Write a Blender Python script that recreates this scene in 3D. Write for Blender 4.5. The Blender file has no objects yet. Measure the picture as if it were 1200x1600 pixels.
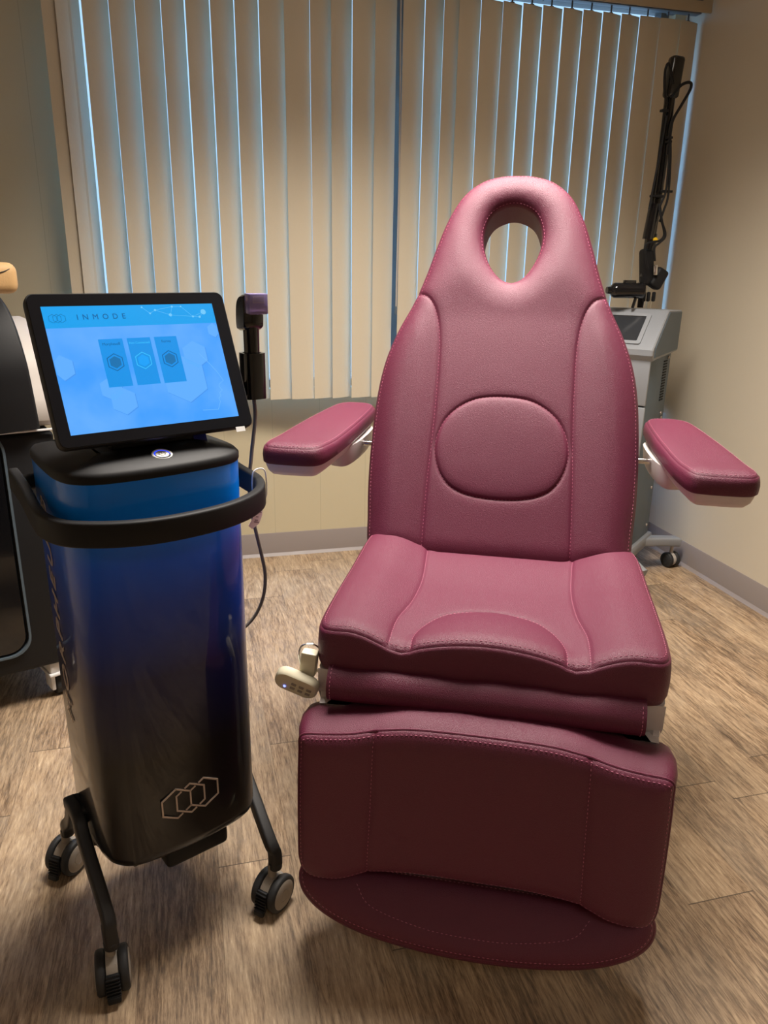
import bpy, bmesh, math, random
import numpy as np
from mathutils import Vector, Matrix, Euler
from mathutils.geometry import delaunay_2d_cdt

random.seed(4)
PI = math.pi
SC = bpy.context.scene
COL = SC.collection

# ------------------------------------------------------------------ camera
def make_camera():
    p, y, r = 0.3175, 0.2568, 0.0173          # pitch down, yaw right, roll
    fw = Vector((math.sin(y) * math.cos(p), math.cos(y) * math.cos(p), -math.sin(p)))
    rt = Vector((math.cos(y), -math.sin(y), 0))
    up = rt.cross(fw)
    c, s = math.cos(r), math.sin(r)
    rt2 = rt * c + up * s
    up2 = up * c - rt * s
    cam = bpy.data.cameras.new('camera')
    o = bpy.data.objects.new('camera', cam)
    COL.objects.link(o)
    m = Matrix((rt2, up2, -fw)).transposed().to_4x4()
    m.translation = (0, 0, 1.2)
    o.matrix_world = m
    cam.sensor_fit = 'VERTICAL'
    cam.sensor_height = 36
    cam.sensor_width = 27
    cam.lens = 1180 / 1600 * 36
    cam.clip_start = 0.02
    SC.camera = o
make_camera()

# ------------------------------------------------------------------ world, exposure, lights
SC.view_settings.view_transform = 'Standard'
SC.view_settings.look = 'None'
SC.view_settings.exposure = 0.0
SC.view_settings.gamma = 1.0
SC.view_settings.use_curve_mapping = False
world = bpy.data.worlds.new('sky')
SC.world = world
world.use_nodes = True
bg = world.node_tree.nodes['Background']
# overcast sky: dim near the horizon, bright overhead
_N, _L = world.node_tree.nodes, world.node_tree.links
_tc = _N.new('ShaderNodeTexCoord'); _sx = _N.new('ShaderNodeSeparateXYZ'); _L.new(_tc.outputs['Generated'], _sx.inputs[0])
_mr = _N.new('ShaderNodeMapRange'); _mr.interpolation_type = 'SMOOTHSTEP'
_mr.inputs['From Min'].default_value = 0.36; _mr.inputs['From Max'].default_value = 0.6
_mr.inputs['To Min'].default_value = 1.2; _mr.inputs['To Max'].default_value = 13.0
_L.new(_sx.outputs['Z'], _mr.inputs['Value']); _L.new(_mr.outputs[0], bg.inputs[1])
_mc = _N.new('ShaderNodeMix'); _mc.data_type = 'RGBA'
_mf = _N.new('ShaderNodeMapRange'); _mf.inputs['From Min'].default_value = 0.36; _mf.inputs['From Max'].default_value = 0.6
_L.new(_sx.outputs['Z'], _mf.inputs['Value']); _L.new(_mf.outputs[0], _mc.inputs['Factor'])
_mc.inputs['A'].default_value = (0.46, 0.72, 1.0, 1); _mc.inputs['B'].default_value = (0.14, 0.44, 1.0, 1)
_L.new(_mc.outputs['Result'], bg.inputs[0])

LAMP_POWER = 54
LAMP_COLOUR = (1.0, 0.92, 0.83)
def lamp(name, loc, sx, sy, power, colour=LAMP_COLOUR, spread=118):
    l = bpy.data.lights.new(name, 'AREA')
    l.shape = 'RECTANGLE'; l.size = sx; l.size_y = sy
    l.energy = power; l.color = colour; l.spread = math.radians(spread)
    o = bpy.data.objects.new(name, l); COL.objects.link(o)
    o.location = loc
    return o
lamp('ceiling_and_fill_glow', (0.62, 1.62, 2.405), 1.12, 0.52, LAMP_POWER)
lamp('ceiling_and_fill_glow', (0.42, -1.0, 2.405), 1.12, 0.52, LAMP_POWER * 0.14)  # weak fill added behind the camera, out of view

# ------------------------------------------------------------------ materials
def nt(name):
    m = bpy.data.materials.new(name); m.use_nodes = True
    t = m.node_tree; b = t.nodes['Principled BSDF']
    return m, t, b
def srgb(r, g, b):
    f = lambda c: (c / 255 / 12.92) if c / 255 <= 0.04045 else ((c / 255 + 0.055) / 1.055) ** 2.4
    return (f(r), f(g), f(b), 1)
def plain(name, col, rough=0.5, metal=0.0, coat=0.0, spec=0.5, bump=0.0, bscale=400, trans=0.0, ior=1.45):
    m, t, b = nt(name)
    b.inputs['Base Color'].default_value = col
    b.inputs['Roughness'].default_value = rough
    b.inputs['Metallic'].default_value = metal
    b.inputs['Coat Weight'].default_value = coat
    b.inputs['Coat Roughness'].default_value = 0.05
    b.inputs['Specular IOR Level'].default_value = spec
    b.inputs['Transmission Weight'].default_value = trans
    b.inputs['IOR'].default_value = ior
    tc = t.nodes.new('ShaderNodeTexCoord')
    n = t.nodes.new('ShaderNodeTexNoise'); n.inputs['Scale'].default_value = bscale
    n.inputs['Detail'].default_value = 3
    t.links.new(tc.outputs['Object'], n.inputs['Vector'])
    if bump:
        bp = t.nodes.new('ShaderNodeBump'); bp.inputs['Strength'].default_value = bump
        bp.inputs['Distance'].default_value = 0.001
        t.links.new(n.outputs['Fac'], bp.inputs['Height']); t.links.new(bp.outputs['Normal'], b.inputs['Normal'])
    else:
        mr = t.nodes.new('ShaderNodeMapRange'); n.inputs['Scale'].default_value = 9
        mr.inputs['To Min'].default_value = max(rough - 0.03, 0); mr.inputs['To Max'].default_value = min(rough + 0.04, 1)
        t.links.new(n.outputs['Fac'], mr.inputs['Value']); t.links.new(mr.outputs[0], b.inputs['Roughness'])
    return m
def glow(name, col, strength=1.0):
    m, t, b = nt(name)
    b.inputs['Base Color'].default_value = (0.01, 0.01, 0.01, 1)
    b.inputs['Roughness'].default_value = 0.25
    b.inputs['Emission Color'].default_value = col
    b.inputs['Emission Strength'].default_value = strength
    return m

def leather(name, col):
    m, t, b = nt(name)
    N, L = t.nodes, t.links
    tc = N.new('ShaderNodeTexCoord')
    v = N.new('ShaderNodeTexVoronoi'); v.inputs['Scale'].default_value = 850; v.feature = 'F1'
    n = N.new('ShaderNodeTexNoise'); n.inputs['Scale'].default_value = 900; n.inputs['Detail'].default_value = 2
    L.new(tc.outputs['Object'], v.inputs['Vector']); L.new(tc.outputs['Object'], n.inputs['Vector'])
    ad = N.new('ShaderNodeMath'); ad.operation = 'ADD'
    L.new(v.outputs['Distance'], ad.inputs[0]); L.new(n.outputs['Fac'], ad.inputs[1])
    bp = N.new('ShaderNodeBump'); bp.inputs['Strength'].default_value = 0.6; bp.inputs['Distance'].default_value = 0.0008
    L.new(ad.outputs[0], bp.inputs['Height']); L.new(bp.outputs['Normal'], b.inputs['Normal'])
    n2 = N.new('ShaderNodeTexNoise'); n2.inputs['Scale'].default_value = 5; n2.inputs['Detail'].default_value = 2
    L.new(tc.outputs['Object'], n2.inputs['Vector'])
    mx = N.new('ShaderNodeMix'); mx.data_type = 'RGBA'
    mx.inputs['A'].default_value = col; mx.inputs['B'].default_value = (col[0] * 1.12, col[1] * 1.15, col[2] * 1.1, 1)
    L.new(n2.outputs['Fac'], mx.inputs['Factor']); L.new(mx.outputs['Result'], b.inputs['Base Color'])
    b.inputs['Roughness'].default_value = 0.5
    b.inputs['Specular IOR Level'].default_value = 0.5
    b.inputs['Sheen Weight'].default_value = 0.0
    b.inputs['Sheen Tint'].default_value = (1, 0.6, 0.7, 1)
    return m

def floor_mat():
    m, t, b = nt('wood_plank_vinyl')
    N, L = t.nodes, t.links
    tc = N.new('ShaderNodeTexCoord'); sx = N.new('ShaderNodeSeparateXYZ'); L.new(tc.outputs['Object'], sx.inputs[0])
    def M(op, a, b_=None, c=None, clamp=False):
        n = N.new('ShaderNodeMath'); n.operation = op; n.use_clamp = clamp
        for i, q in enumerate((a, b_, c)):
            if q is None: continue
            if isinstance(q, (int, float)): n.inputs[i].default_value = q
            else: L.new(q, n.inputs[i])
        return n.outputs[0]
    W, LEN = 0.15, 0.92
    xs = M('DIVIDE', sx.outputs['X'], W); ix = M('FLOOR', xs); fx = M('FRACT', xs)
    wn = N.new('ShaderNodeTexWhiteNoise'); wn.noise_dimensions = '1D'; L.new(ix, wn.inputs['W'])
    ys = M('ADD', M('DIVIDE', sx.outputs['Y'], LEN), wn.outputs['Value']); iy = M('FLOOR', ys); fy = M('FRACT', ys)
    pid = M('ADD', M('MULTIPLY', ix, 7.31), M('MULTIPLY', iy, 3.77))
    wp = N.new('ShaderNodeTexWhiteNoise'); wp.noise_dimensions = '1D'; L.new(pid, wp.inputs['W'])
    # grain coordinates stretched along the plank
    def vec(kx, ky):
        c = N.new('ShaderNodeCombineXYZ')
        L.new(M('MULTIPLY', sx.outputs['X'], kx), c.inputs[0]); L.new(M('MULTIPLY', sx.outputs['Y'], ky), c.inputs[1])
        L.new(M('MULTIPLY', pid, 1.37), c.inputs[2]); return c.outputs[0]
    def noise(v, s, d, dist=0.0, rough=0.6):
        n = N.new('ShaderNodeTexNoise'); n.inputs['Scale'].default_value = s; n.inputs['Detail'].default_value = d
        n.inputs['Distortion'].default_value = dist; n.inputs['Roughness'].default_value = rough; L.new(v, n.inputs['Vector']); return n.outputs['Fac']
    broad = noise(vec(9, 1.6), 1, 3, 0.6)
    figure = noise(vec(14, 1.5), 1, 2, 1.2, 0.4)
    rings = M('FRACT', M('MULTIPLY', figure, 9))
    rings = M('ABSOLUTE', M('SUBTRACT', rings, 0.5))
    fine = noise(vec(150, 14), 1, 5, 0.4, 0.7)
    hair = noise(vec(430, 42), 1, 3, 0.2, 0.7)
    blot = noise(vec(6, 4), 1, 4, 0.3)
    g = M('ADD', M('MULTIPLY', broad, 0.40), M('MULTIPLY', fine, 0.85))
    g = M('ADD', g, M('MULTIPLY', rings, 0.20))
    g = M('ADD', g, M('MULTIPLY', hair, 0.48))
    g = M('ADD', g, M('MULTIPLY', M('SUBTRACT', wp.outputs['Value'], 0.5), 0.10))
    g = M('SUBTRACT', g, 0.425)
    cr = N.new('ShaderNodeValToRGB'); L.new(g, cr.inputs[0])
    e = cr.color_ramp.elements
    e[0].position = 0.22; e[0].color = srgb(66, 50, 38)
    e[1].position = 0.86; e[1].color = srgb(226, 204, 172)
    for p, c in ((0.38, (120, 97, 74)), (0.52, (162, 136, 107)), (0.68, (190, 164, 132))):
        q = e.new(p); q.color = srgb(*c)
    # greyish wash
    mx = N.new('ShaderNodeMix'); mx.data_type = 'RGBA'; mx.inputs['B'].default_value = srgb(156, 143, 124)
    L.new(M('MULTIPLY', M('SUBTRACT', blot, 0.38, clamp=True), 1.1, clamp=True), mx.inputs['Factor']); L.new(cr.outputs[0], mx.inputs['A'])
    # knots
    kv = N.new('ShaderNodeTexVoronoi'); kv.feature = 'F1'; kv.inputs['Scale'].default_value = 1.0; kv.inputs['Randomness'].default_value = 1
    kc = N.new('ShaderNodeCombineXYZ'); L.new(M('MULTIPLY', sx.outputs['X'], 6.5), kc.inputs[0]); L.new(M('MULTIPLY', sx.outputs['Y'], 2.6), kc.inputs[1]); kc.inputs[2].default_value = 0.1
    kd = N.new('ShaderNodeVectorMath'); kd.operation = 'ADD'; L.new(kc.outputs[0], kd.inputs[0])
    kn = N.new('ShaderNodeTexNoise'); kn.inputs['Scale'].default_value = 14; L.new(tc.outputs['Object'], kn.inputs['Vector'])
    ks = N.new('ShaderNodeVectorMath'); ks.operation = 'SCALE'; ks.inputs['Scale'].default_value = 0.10; L.new(kn.outputs['Color'], ks.inputs[0]); L.new(ks.outputs[0], kd.inputs[1])
    L.new(kd.outputs[0], kv.inputs['Vector'])
    kdist = kv.outputs['Distance']
    core = M('SUBTRACT', 1.0, M('DIVIDE', kdist, 0.075), clamp=True)
    ring = M('MULTIPLY', M('ABSOLUTE', M('SUBTRACT', M('FRACT', M('MULTIPLY', kdist, 26)), 0.5)), M('SUBTRACT', 1.0, M('DIVIDE', kdist, 0.2), clamp=True))
    kk = M('ADD', M('MULTIPLY', core, 0.8), M('MULTIPLY', ring, 0.8), clamp=True)
    mk = N.new('ShaderNodeMix'); mk.data_type = 'RGBA'; mk.inputs['B'].default_value = srgb(70, 52, 38)
    L.new(M('MULTIPLY', kk, 0.6), mk.inputs['Factor']); L.new(mx.outputs['Result'], mk.inputs['A'])
    # seams
    ex = M('MINIMUM', fx, M('SUBTRACT', 1.0, fx)); ey = M('MINIMUM', fy, M('SUBTRACT', 1.0, fy))
    sxm = M('LESS_THAN', ex, 0.006); sym = M('LESS_THAN', ey, 0.0014)
    seam = M('MAXIMUM', M('MULTIPLY', sxm, 0.35), M('MULTIPLY', sym, 0.75))
    ms = N.new('ShaderNodeMix'); ms.data_type = 'RGBA'; ms.inputs['B'].default_value = srgb(52, 40, 30)
    L.new(seam, ms.inputs['Factor']); L.new(mk.outputs['Result'], ms.inputs['A'])
    L.new(ms.outputs['Result'], b.inputs['Base Color'])
    ro = N.new('ShaderNodeMapRange'); ro.inputs['To Min'].default_value = 0.42; ro.inputs['To Max'].default_value = 0.62
    L.new(fine, ro.inputs['Value']); L.new(ro.outputs[0], b.inputs['Roughness'])
    bp = N.new('ShaderNodeBump'); bp.inputs['Strength'].default_value = 0.25; bp.inputs['Distance'].default_value = 0.001
    L.new(M('SUBTRACT', g, M('MULTIPLY', seam, 1.5)), bp.inputs['Height']); L.new(bp.outputs['Normal'], b.inputs['Normal'])
    return m

def wall_mat(name, col, grooves=None):
    m, t, b = nt(name)
    N, L = t.nodes, t.links
    tc = N.new('ShaderNodeTexCoord')
    n = N.new('ShaderNodeTexNoise'); n.inputs['Scale'].default_value = 260; n.inputs['Detail'].default_value = 4
    L.new(tc.outputs['Object'], n.inputs['Vector'])
    bp = N.new('ShaderNodeBump'); bp.inputs['Strength'].default_value = 0.15; bp.inputs['Distance'].default_value = 0.0008
    L.new(n.outputs['Fac'], bp.inputs['Height']); L.new(bp.outputs['Normal'], b.inputs['Normal'])
    b.inputs['Roughness'].default_value = 0.62
    n2 = N.new('ShaderNodeTexNoise'); n2.inputs['Scale'].default_value = 1.5
    L.new(tc.outputs['Object'], n2.inputs['Vector'])
    mx = N.new('ShaderNodeMix'); mx.data_type = 'RGBA'
    mx.inputs['A'].default_value = col; mx.inputs['B'].default_value = tuple(c * 0.94 for c in col[:3]) + (1,)
    L.new(n2.outputs['Fac'], mx.inputs['Factor'])
    out = mx.outputs['Result']
    if grooves:
        sx = N.new('ShaderNodeSeparateXYZ'); L.new(tc.outputs['Object'], sx.inputs[0])
        d = N.new('ShaderNodeMath'); d.operation = 'DIVIDE'; L.new(sx.outputs['X'], d.inputs[0]); d.inputs[1].default_value = grooves[1]
        s = N.new('ShaderNodeMath'); s.operation = 'SUBTRACT'; L.new(d.outputs[0], s.inputs[0]); s.inputs[1].default_value = grooves[0] / grooves[1]
        f = N.new('ShaderNodeMath'); f.operation = 'FRACT'; L.new(s.outputs[0], f.inputs[0])
        l = N.new('ShaderNodeMath'); l.operation = 'LESS_THAN'; L.new(f.outputs[0], l.inputs[0]); l.inputs[1].default_value = 0.012
        k = N.new('ShaderNodeMath'); k.operation = 'MULTIPLY'; L.new(l.outputs[0], k.inputs[0]); k.inputs[1].default_value = 0.35
        mg = N.new('ShaderNodeMix'); mg.data_type = 'RGBA'; mg.inputs['B'].default_value = tuple(c * 0.5 for c in col[:3]) + (1,)
        L.new(k.outputs[0], mg.inputs['Factor']); L.new(out, mg.inputs['A']); out = mg.outputs['Result']
    L.new(out, b.inputs['Base Color'])
    return m

def gradient_paint():
    m, t, b = nt('blue_to_black_gloss_paint')
    N, L = t.nodes, t.links
    tc = N.new('ShaderNodeTexCoord'); sx = N.new('ShaderNodeSeparateXYZ'); L.new(tc.outputs['Object'], sx.inputs[0])
    cr = N.new('ShaderNodeValToRGB'); e = cr.color_ramp.elements
    mr = N.new('ShaderNodeMapRange'); mr.inputs['From Min'].default_value = 0.2; mr.inputs['From Max'].default_value = 0.9
    L.new(sx.outputs['Z'], mr.inputs['Value']); L.new(mr.outputs[0], cr.inputs[0])
    e[0].position = 0.30; e[0].color = (0.004, 0.004, 0.006, 1)
    e[1].position = 0.92; e[1].color = (0.002, 0.23, 1.0, 1)
    for p, c in ((0.52, (0.003, 0.008, 0.07, 1)), (0.70, (0.003, 0.05, 0.40, 1)), (0.80, (0.002, 0.10, 0.72, 1))):
        q = e.new(p); q.color = c
    L.new(cr.outputs[0], b.inputs['Base Color'])
    b.inputs['Roughness'].default_value = 0.35
    b.inputs['Specular IOR Level'].default_value = 0.2
    b.inputs['Coat Weight'].default_value = 0.6; b.inputs['Coat Roughness'].default_value = 0.04
    return m

def screen_mat():
    m, t, b = nt('lit_display_wallpaper')
    N, L = t.nodes, t.links
    tc = N.new('ShaderNodeTexCoord'); n = N.new('ShaderNodeTexNoise'); n.inputs['Scale'].default_value = 14; n.inputs['Detail'].default_value = 3
    L.new(tc.outputs['Object'], n.inputs['Vector'])
    cr = N.new('ShaderNodeValToRGB'); L.new(n.outputs['Fac'], cr.inputs[0])
    cr.color_ramp.elements[0].position = 0.35; cr.color_ramp.elements[0].color = srgb(62, 158, 255)
    cr.color_ramp.elements[1].position = 0.7; cr.color_ramp.elements[1].color = srgb(98, 174, 255)
    b.inputs['Base Color'].default_value = (0.01, 0.01, 0.01, 1); b.inputs['Roughness'].default_value = 0.2
    L.new(cr.outputs[0], b.inputs['Emission Color']); b.inputs['Emission Strength'].default_value = 1.0
    return m

M_ = dict(
    burgundy=leather('burgundy_vinyl', srgb(90, 24, 51)),
    thread=plain('pink_thread', srgb(192, 116, 140), 0.6),
    shell=plain('ivory_plastic', srgb(214, 206, 204), 0.4, bump=0.3, bscale=500),
    cream=plain('cream_plastic', srgb(214, 207, 182), 0.4),
    chrome=plain('chrome', (0.7, 0.7, 0.7, 1), 0.15, 1.0),
    steel=plain('brushed_steel', (0.55, 0.52, 0.48, 1), 0.3, 1.0),
    wall=wall_mat('beige_wall_paint', srgb(207, 196, 176)),
    wallp=wall_mat('beige_vinyl_wall_panels', srgb(200, 188, 158), (-0.457, 0.195)),
    ceiling=wall_mat('ceiling_paint', srgb(215, 208, 196)),
    base=plain('grey_vinyl_base', srgb(146, 136, 132), 0.45),
    floor=floor_mat(),
    slat=plain('beige_vinyl_slat', srgb(200, 188, 166), 0.5, bump=0.25, bscale=90),
    valance=plain('beige_valance', srgb(176, 162, 138), 0.55),
    alu=plain('grey_aluminium', srgb(105, 108, 112), 0.45, 0.3),
    glass=None,
    black=plain('satin_black_plastic', (0.008, 0.008, 0.009, 1), 0.58, spec=0.35),
    blackm=plain('matt_black_metal', (0.016, 0.015, 0.015, 1), 0.5),
    blackg=plain('gloss_black_plastic', (0.006, 0.006, 0.007, 1), 0.12, coat=0.5),
    rubber=plain('dark_rubber', (0.02, 0.02, 0.021, 1), 0.6),
    hub=plain('taupe_caster_plastic', srgb(150, 140, 128), 0.5),
    paint=gradient_paint(),
    silver=plain('silver_print', srgb(196, 180, 170), 0.35, 0.4),
    greyp=plain('grey_case_plastic', srgb(176, 168, 160), 0.5, bump=0.3, bscale=500),
    lasergrey=plain('silver_grey_case', srgb(148, 151, 156), 0.38, 0.2),
    laserside=plain('slate_grey_panel', srgb(84, 97, 107), 0.4),
    darkglass=plain('dark_screen_glass', (0.03, 0.032, 0.036, 1), 0.15),
    slot=plain('black_slot', (0.004, 0.004, 0.004, 1), 0.7),
    cable=plain('grey_cable_sheath', srgb(120, 112, 106), 0.5),
    paper=plain('pale_pink_paper', srgb(226, 204, 212), 0.7),
    ink=plain('dark_ink', srgb(70, 40, 60), 0.7),
    white=plain('white_plastic', srgb(225, 225, 225), 0.35),
    bag=plain('tan_leather', srgb(196, 158, 108), 0.6, bump=0.4, bscale=300),
    bluestrip=plain('navy_ribbon', srgb(30, 44, 150), 0.4),
    purple=plain('clear_purple_plastic', (0.60, 0.50, 1.0, 1), 0.08, trans=0.6),
    yellow=plain('yellow_dot', srgb(225, 180, 30), 0.5),
)
gm, gt, gb = nt('window_glass')
gb.inputs['Base Color'].default_value = (0.9, 0.95, 1, 1)
gb.inputs['Transmission Weight'].default_value = 1.0; gb.inputs['Roughness'].default_value = 0.0; gb.inputs['IOR'].default_value = 1.02
M_['glass'] = gm

# ------------------------------------------------------------------ geometry helpers: each returns (verts, faces)
def X(geo, m):
    v, f = geo
    return [tuple(m @ Vector(p)) for p in v], f
def T(x, y, z): return Matrix.Translation((x, y, z))
def RX(a): return Matrix.Rotation(math.radians(a), 4, 'X')
def RY(a): return Matrix.Rotation(math.radians(a), 4, 'Y')
def RZ(a): return Matrix.Rotation(math.radians(a), 4, 'Z')
def box(sx, sy, sz, r=0.0, seg=3, loc=(0, 0, 0)):
    bm = bmesh.new(); bmesh.ops.create_cube(bm, size=1)
    for v in bm.verts: v.co = Vector((v.co.x * sx, v.co.y * sy, v.co.z * sz))
    if r > 0:
        r = min(r, min(sx, sy, sz) * 0.49)
        bmesh.ops.bevel(bm, geom=bm.edges[:] + bm.verts[:], offset=r, segments=seg, affect='EDGES', profile=0.5)
    bm.verts.index_update()
    g = ([tuple(v.co + Vector(loc)) for v in bm.verts], [tuple(v.index for v in f.verts) for f in bm.faces])
    bm.free(); return g
def lathe(prof, seg=32):
    v, f = [], []
    n = len(prof)
    for i in range(seg):
        a = 2 * PI * i / seg
        for r, z in prof: v.append((r * math.cos(a), r * math.sin(a), z))
    for i in range(seg):
        j = (i + 1) % seg
        for k in range(n - 1):
            f.append((i * n + k, j * n + k, j * n + k + 1, i * n + k + 1))
    f.append(tuple(i * n for i in range(seg))[::-1]); f.append(tuple(i * n + n - 1 for i in range(seg)))
    return v, f
def cyl(r, h, seg=24, b=0.0):
    if b: return lathe([(r - b, -h / 2), (r - b * 0.3, -h / 2 + b * 0.3), (r, -h / 2 + b), (r, h / 2 - b), (r - b * 0.3, h / 2 - b * 0.3), (r - b, h / 2)], seg)
    return lathe([(r, -h / 2), (r, h / 2)], seg)
def spline(pts, n=8, closed=False):
    P = [Vector(p) for p in pts]; N = len(P); out = []
    rng = range(N) if closed else range(N - 1)
    for i in rng:
        p0 = P[(i - 1) % N] if closed or i > 0 else P[0] * 2 - P[1]
        p1 = P[i]; p2 = P[(i + 1) % N]
        p3 = P[(i + 2) % N] if closed or i + 2 < N else P[-1] * 2 - P[-2]
        for k in range(n):
            t = k / n
            out.append(0.5 * ((2 * p1) + (p2 - p0) * t + (2 * p0 - 5 * p1 + 4 * p2 - p3) * t * t + (3 * p1 - p0 - 3 * p2 + p3) * t ** 3))
    if not closed: out.append(P[-1])
    return out
def sweep(path, section, closed=False, up=None):
    """section: list of (a,b) offsets; frame carried along the path (up keeps the section upright)."""
    P = [Vector(p) for p in path]; N = len(P); v, f = [], []
    last = None
    for i in range(N):
        if closed: t = P[(i + 1) % N] - P[(i - 1) % N]
        else: t = P[min(i + 1, N - 1)] - P[max(i - 1, 0)]
        t.normalize()
        if up is not None: s = t.cross(Vector(up)).normalized()
        else:
            if last is None: last = Vector((0, 0, 1)) if abs(t.z) < 0.9 else Vector((1, 0, 0))
            s = t.cross(last).normalized()
        u = s.cross(t).normalized(); last = u
        for a, b in section: v.append(tuple(P[i] + s * a + u * b))
    m = len(section)
    for i in range(N if closed else N - 1):
        j = (i + 1) % N
        for k in range(m):
            l = (k + 1) % m
            f.append((i * m + k, i * m + l, j * m + l, j * m + k))
    if not closed:
        f.append(tuple(range(m))[::-1]); f.append(tuple((N - 1) * m + k for k in range(m)))
    return v, f
def tube(path, r, seg=10, closed=False):
    return sweep(path, [(r * math.cos(2 * PI * k / seg), r * math.sin(2 * PI * k / seg)) for k in range(seg)], closed)
def rsec(w, h, r, n=3):
    s = []
    for cx, cy, a0 in ((w / 2 - r, h / 2 - r, 0), (-w / 2 + r, h / 2 - r, 90), (-w / 2 + r, -h / 2 + r, 180), (w / 2 - r, -h / 2 + r, 270)):
        for k in range(n + 1):
            a = math.radians(a0 + 90 * k / n); s.append((cx + r * math.cos(a), cy + r * math.sin(a)))
    return s
def rrect(w, h, r, n=5):
    return rsec(w, h, r, n)
def normals2(poly):
    N = len(poly); out = []
    for i in range(N):
        a = Vector(poly[(i + 1) % N]) - Vector(poly[(i - 1) % N]); a = Vector((a[0], a[1])).normalized()
        out.append((a[1], -a[0]))
    return out
def prism(poly, rings):
    """poly: ccw 2d outline; rings: (outset, z) from bottom to top; closed with flat caps."""
    nr = normals2(poly); N = len(poly); v, f = [], []
    for o, z in rings:
        for (x, y), (nx, ny) in zip([p[:2] for p in poly], nr):
            zz = z(x, y) if callable(z) else z
            v.append((x + nx * o, y + ny * o, zz))
    for k in range(len(rings) - 1):
        for i in range(N):
            j = (i + 1) % N
            f.append((k * N + i, k * N + j, (k + 1) * N + j, (k + 1) * N + i))
    f.append(tuple(range(N))[::-1]); f.append(tuple((len(rings) - 1) * N + i for i in range(N)))
    return v, f
def poly_plate(poly, t):
    return prism(poly, [(0, 0), (0, t)])

def obj(name, geos, mat, parent=None, smooth=40, loc=None, rot=None):
    if isinstance(geos, tuple): geos = [geos]
    V, F = [], []
    for v, f in geos:
        o = len(V); V += [tuple(p) for p in v]; F += [tuple(i + o for i in q) for q in f]
    me = bpy.data.meshes.new(name); me.from_pydata(V, [], F); me.update()
    bm = bmesh.new(); bm.from_mesh(me); bmesh.ops.recalc_face_normals(bm, faces=bm.faces[:]); bm.to_mesh(me); bm.free()
    if smooth:
        me.shade_smooth()
        try: me.set_sharp_from_angle(angle=math.radians(smooth))
        except Exception: pass
    me.materials.append(M_[mat] if isinstance(mat, str) else mat)
    o = bpy.data.objects.new(name, me); COL.objects.link(o)
    if parent: o.parent = parent
    if loc: o.location = loc
    if rot: o.rotation_euler = rot
    return o
def tag(o, label, cat, group=None):
    o['label'] = label; o['category'] = cat
    if group: o['group'] = group
    return o
def thing(name, label, cat, loc=(0, 0, 0), rotz=0, group=None):
    o = bpy.data.objects.new(name, None); COL.objects.link(o); o.empty_display_size = 0.05
    o.location = loc; o.rotation_euler = (0, 0, math.radians(rotz))
    return tag(o, label, cat, group)
def struct(name, geos, mat, smooth=0):
    o = obj(name, geos, mat, None, smooth); o['kind'] = 'structure'; return o
def text_geo(s, size, spacing=1.0, shear=0.0, extrude=0.0003, align='CENTER'):
    c = bpy.data.curves.new('lettering', 'FONT'); c.body = s; c.size = size; c.space_character = spacing
    c.shear = shear; c.extrude = extrude; c.align_x = align; c.align_y = 'CENTER'; c.resolution_u = 3
    o = bpy.data.objects.new('lettering', c); COL.objects.link(o)
    bpy.context.view_layer.update()
    dg = bpy.context.evaluated_depsgraph_get()
    me = bpy.data.meshes.new_from_object(o.evaluated_get(dg))
    g = ([tuple(v.co) for v in me.vertices], [tuple(p.vertices) for p in me.polygons])
    bpy.data.objects.remove(o); bpy.data.curves.remove(c); bpy.data.meshes.remove(me)
    return g
def hexpts(cx, cy, R, rot=90): return [(cx + R * math.cos(math.radians(rot + 60 * k)), cy + R * math.sin(math.radians(rot + 60 * k))) for k in range(6)]
def frame2(outer, inner, t):
    n = len(outer); v = [(x, y, 0) for x, y in outer] + [(x, y, 0) for x, y in inner] + [(x, y, t) for x, y in outer] + [(x, y, t) for x, y in inner]
    f = []
    for i in range(n):
        j = (i + 1) % n
        f += [(2 * n + i, 2 * n + j, 3 * n + j, 3 * n + i), (i, n + i, n + j, j), (i, j, 2 * n + j, 2 * n + i), (n + i, 3 * n + i, 3 * n + j, n + j)]
    return v, f
def seg_strip(a, b, w, t=0.0004):
    a = Vector(a); b = Vector(b); d = (b - a).normalized(); n = Vector((-d.y, d.x)) * w / 2; e = d * w / 2
    a = a - e * 0.6; b = b + e * 0.6
    return poly_plate([tuple(a - n), tuple(b - n), tuple(b + n), tuple(a + n)], t)
def trihex(cx, cy, s, w, t=0.0004):
    q = 0.577; T_ = 1.155
    S = []
    def full(a, b): S.append((a, b))
    def part(a, b, k=0.36): S.append((a, (a[0] + (b[0] - a[0]) * k, a[1] + (b[1] - a[1]) * k)))
    full((-1, T_), (-2, q)); full((-2, q), (-2, -q)); full((-2, -q), (-1, -T_)); part((-1, -T_), (0, -q)); full((-1, T_), (0, q)); full((0, q), (0, -q)); part((0, -q), (-1, -T_)); part((0, q), (1, T_))
    part((-1, q), (0, T_)); full((-1, q), (-1, -q)); full((-1, -q), (0, -T_)); part((0, -T_), (1, -q)); part((0, T_), (-1, q)); full((0, T_), (1, q)); full((1, q), (1, -q)); part((1, -q), (0, -T_))
    part((1, T_), (0, q)); full((1, T_), (2, q)); full((2, q), (2, -q)); full((2, -q), (1, -T_)); full((1, -T_), (0, -q))
    return [seg_strip((cx + a[0] * s, cy + a[1] * s), (cx + b[0] * s, cy + b[1] * s), w, t) for a, b in S]

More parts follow.
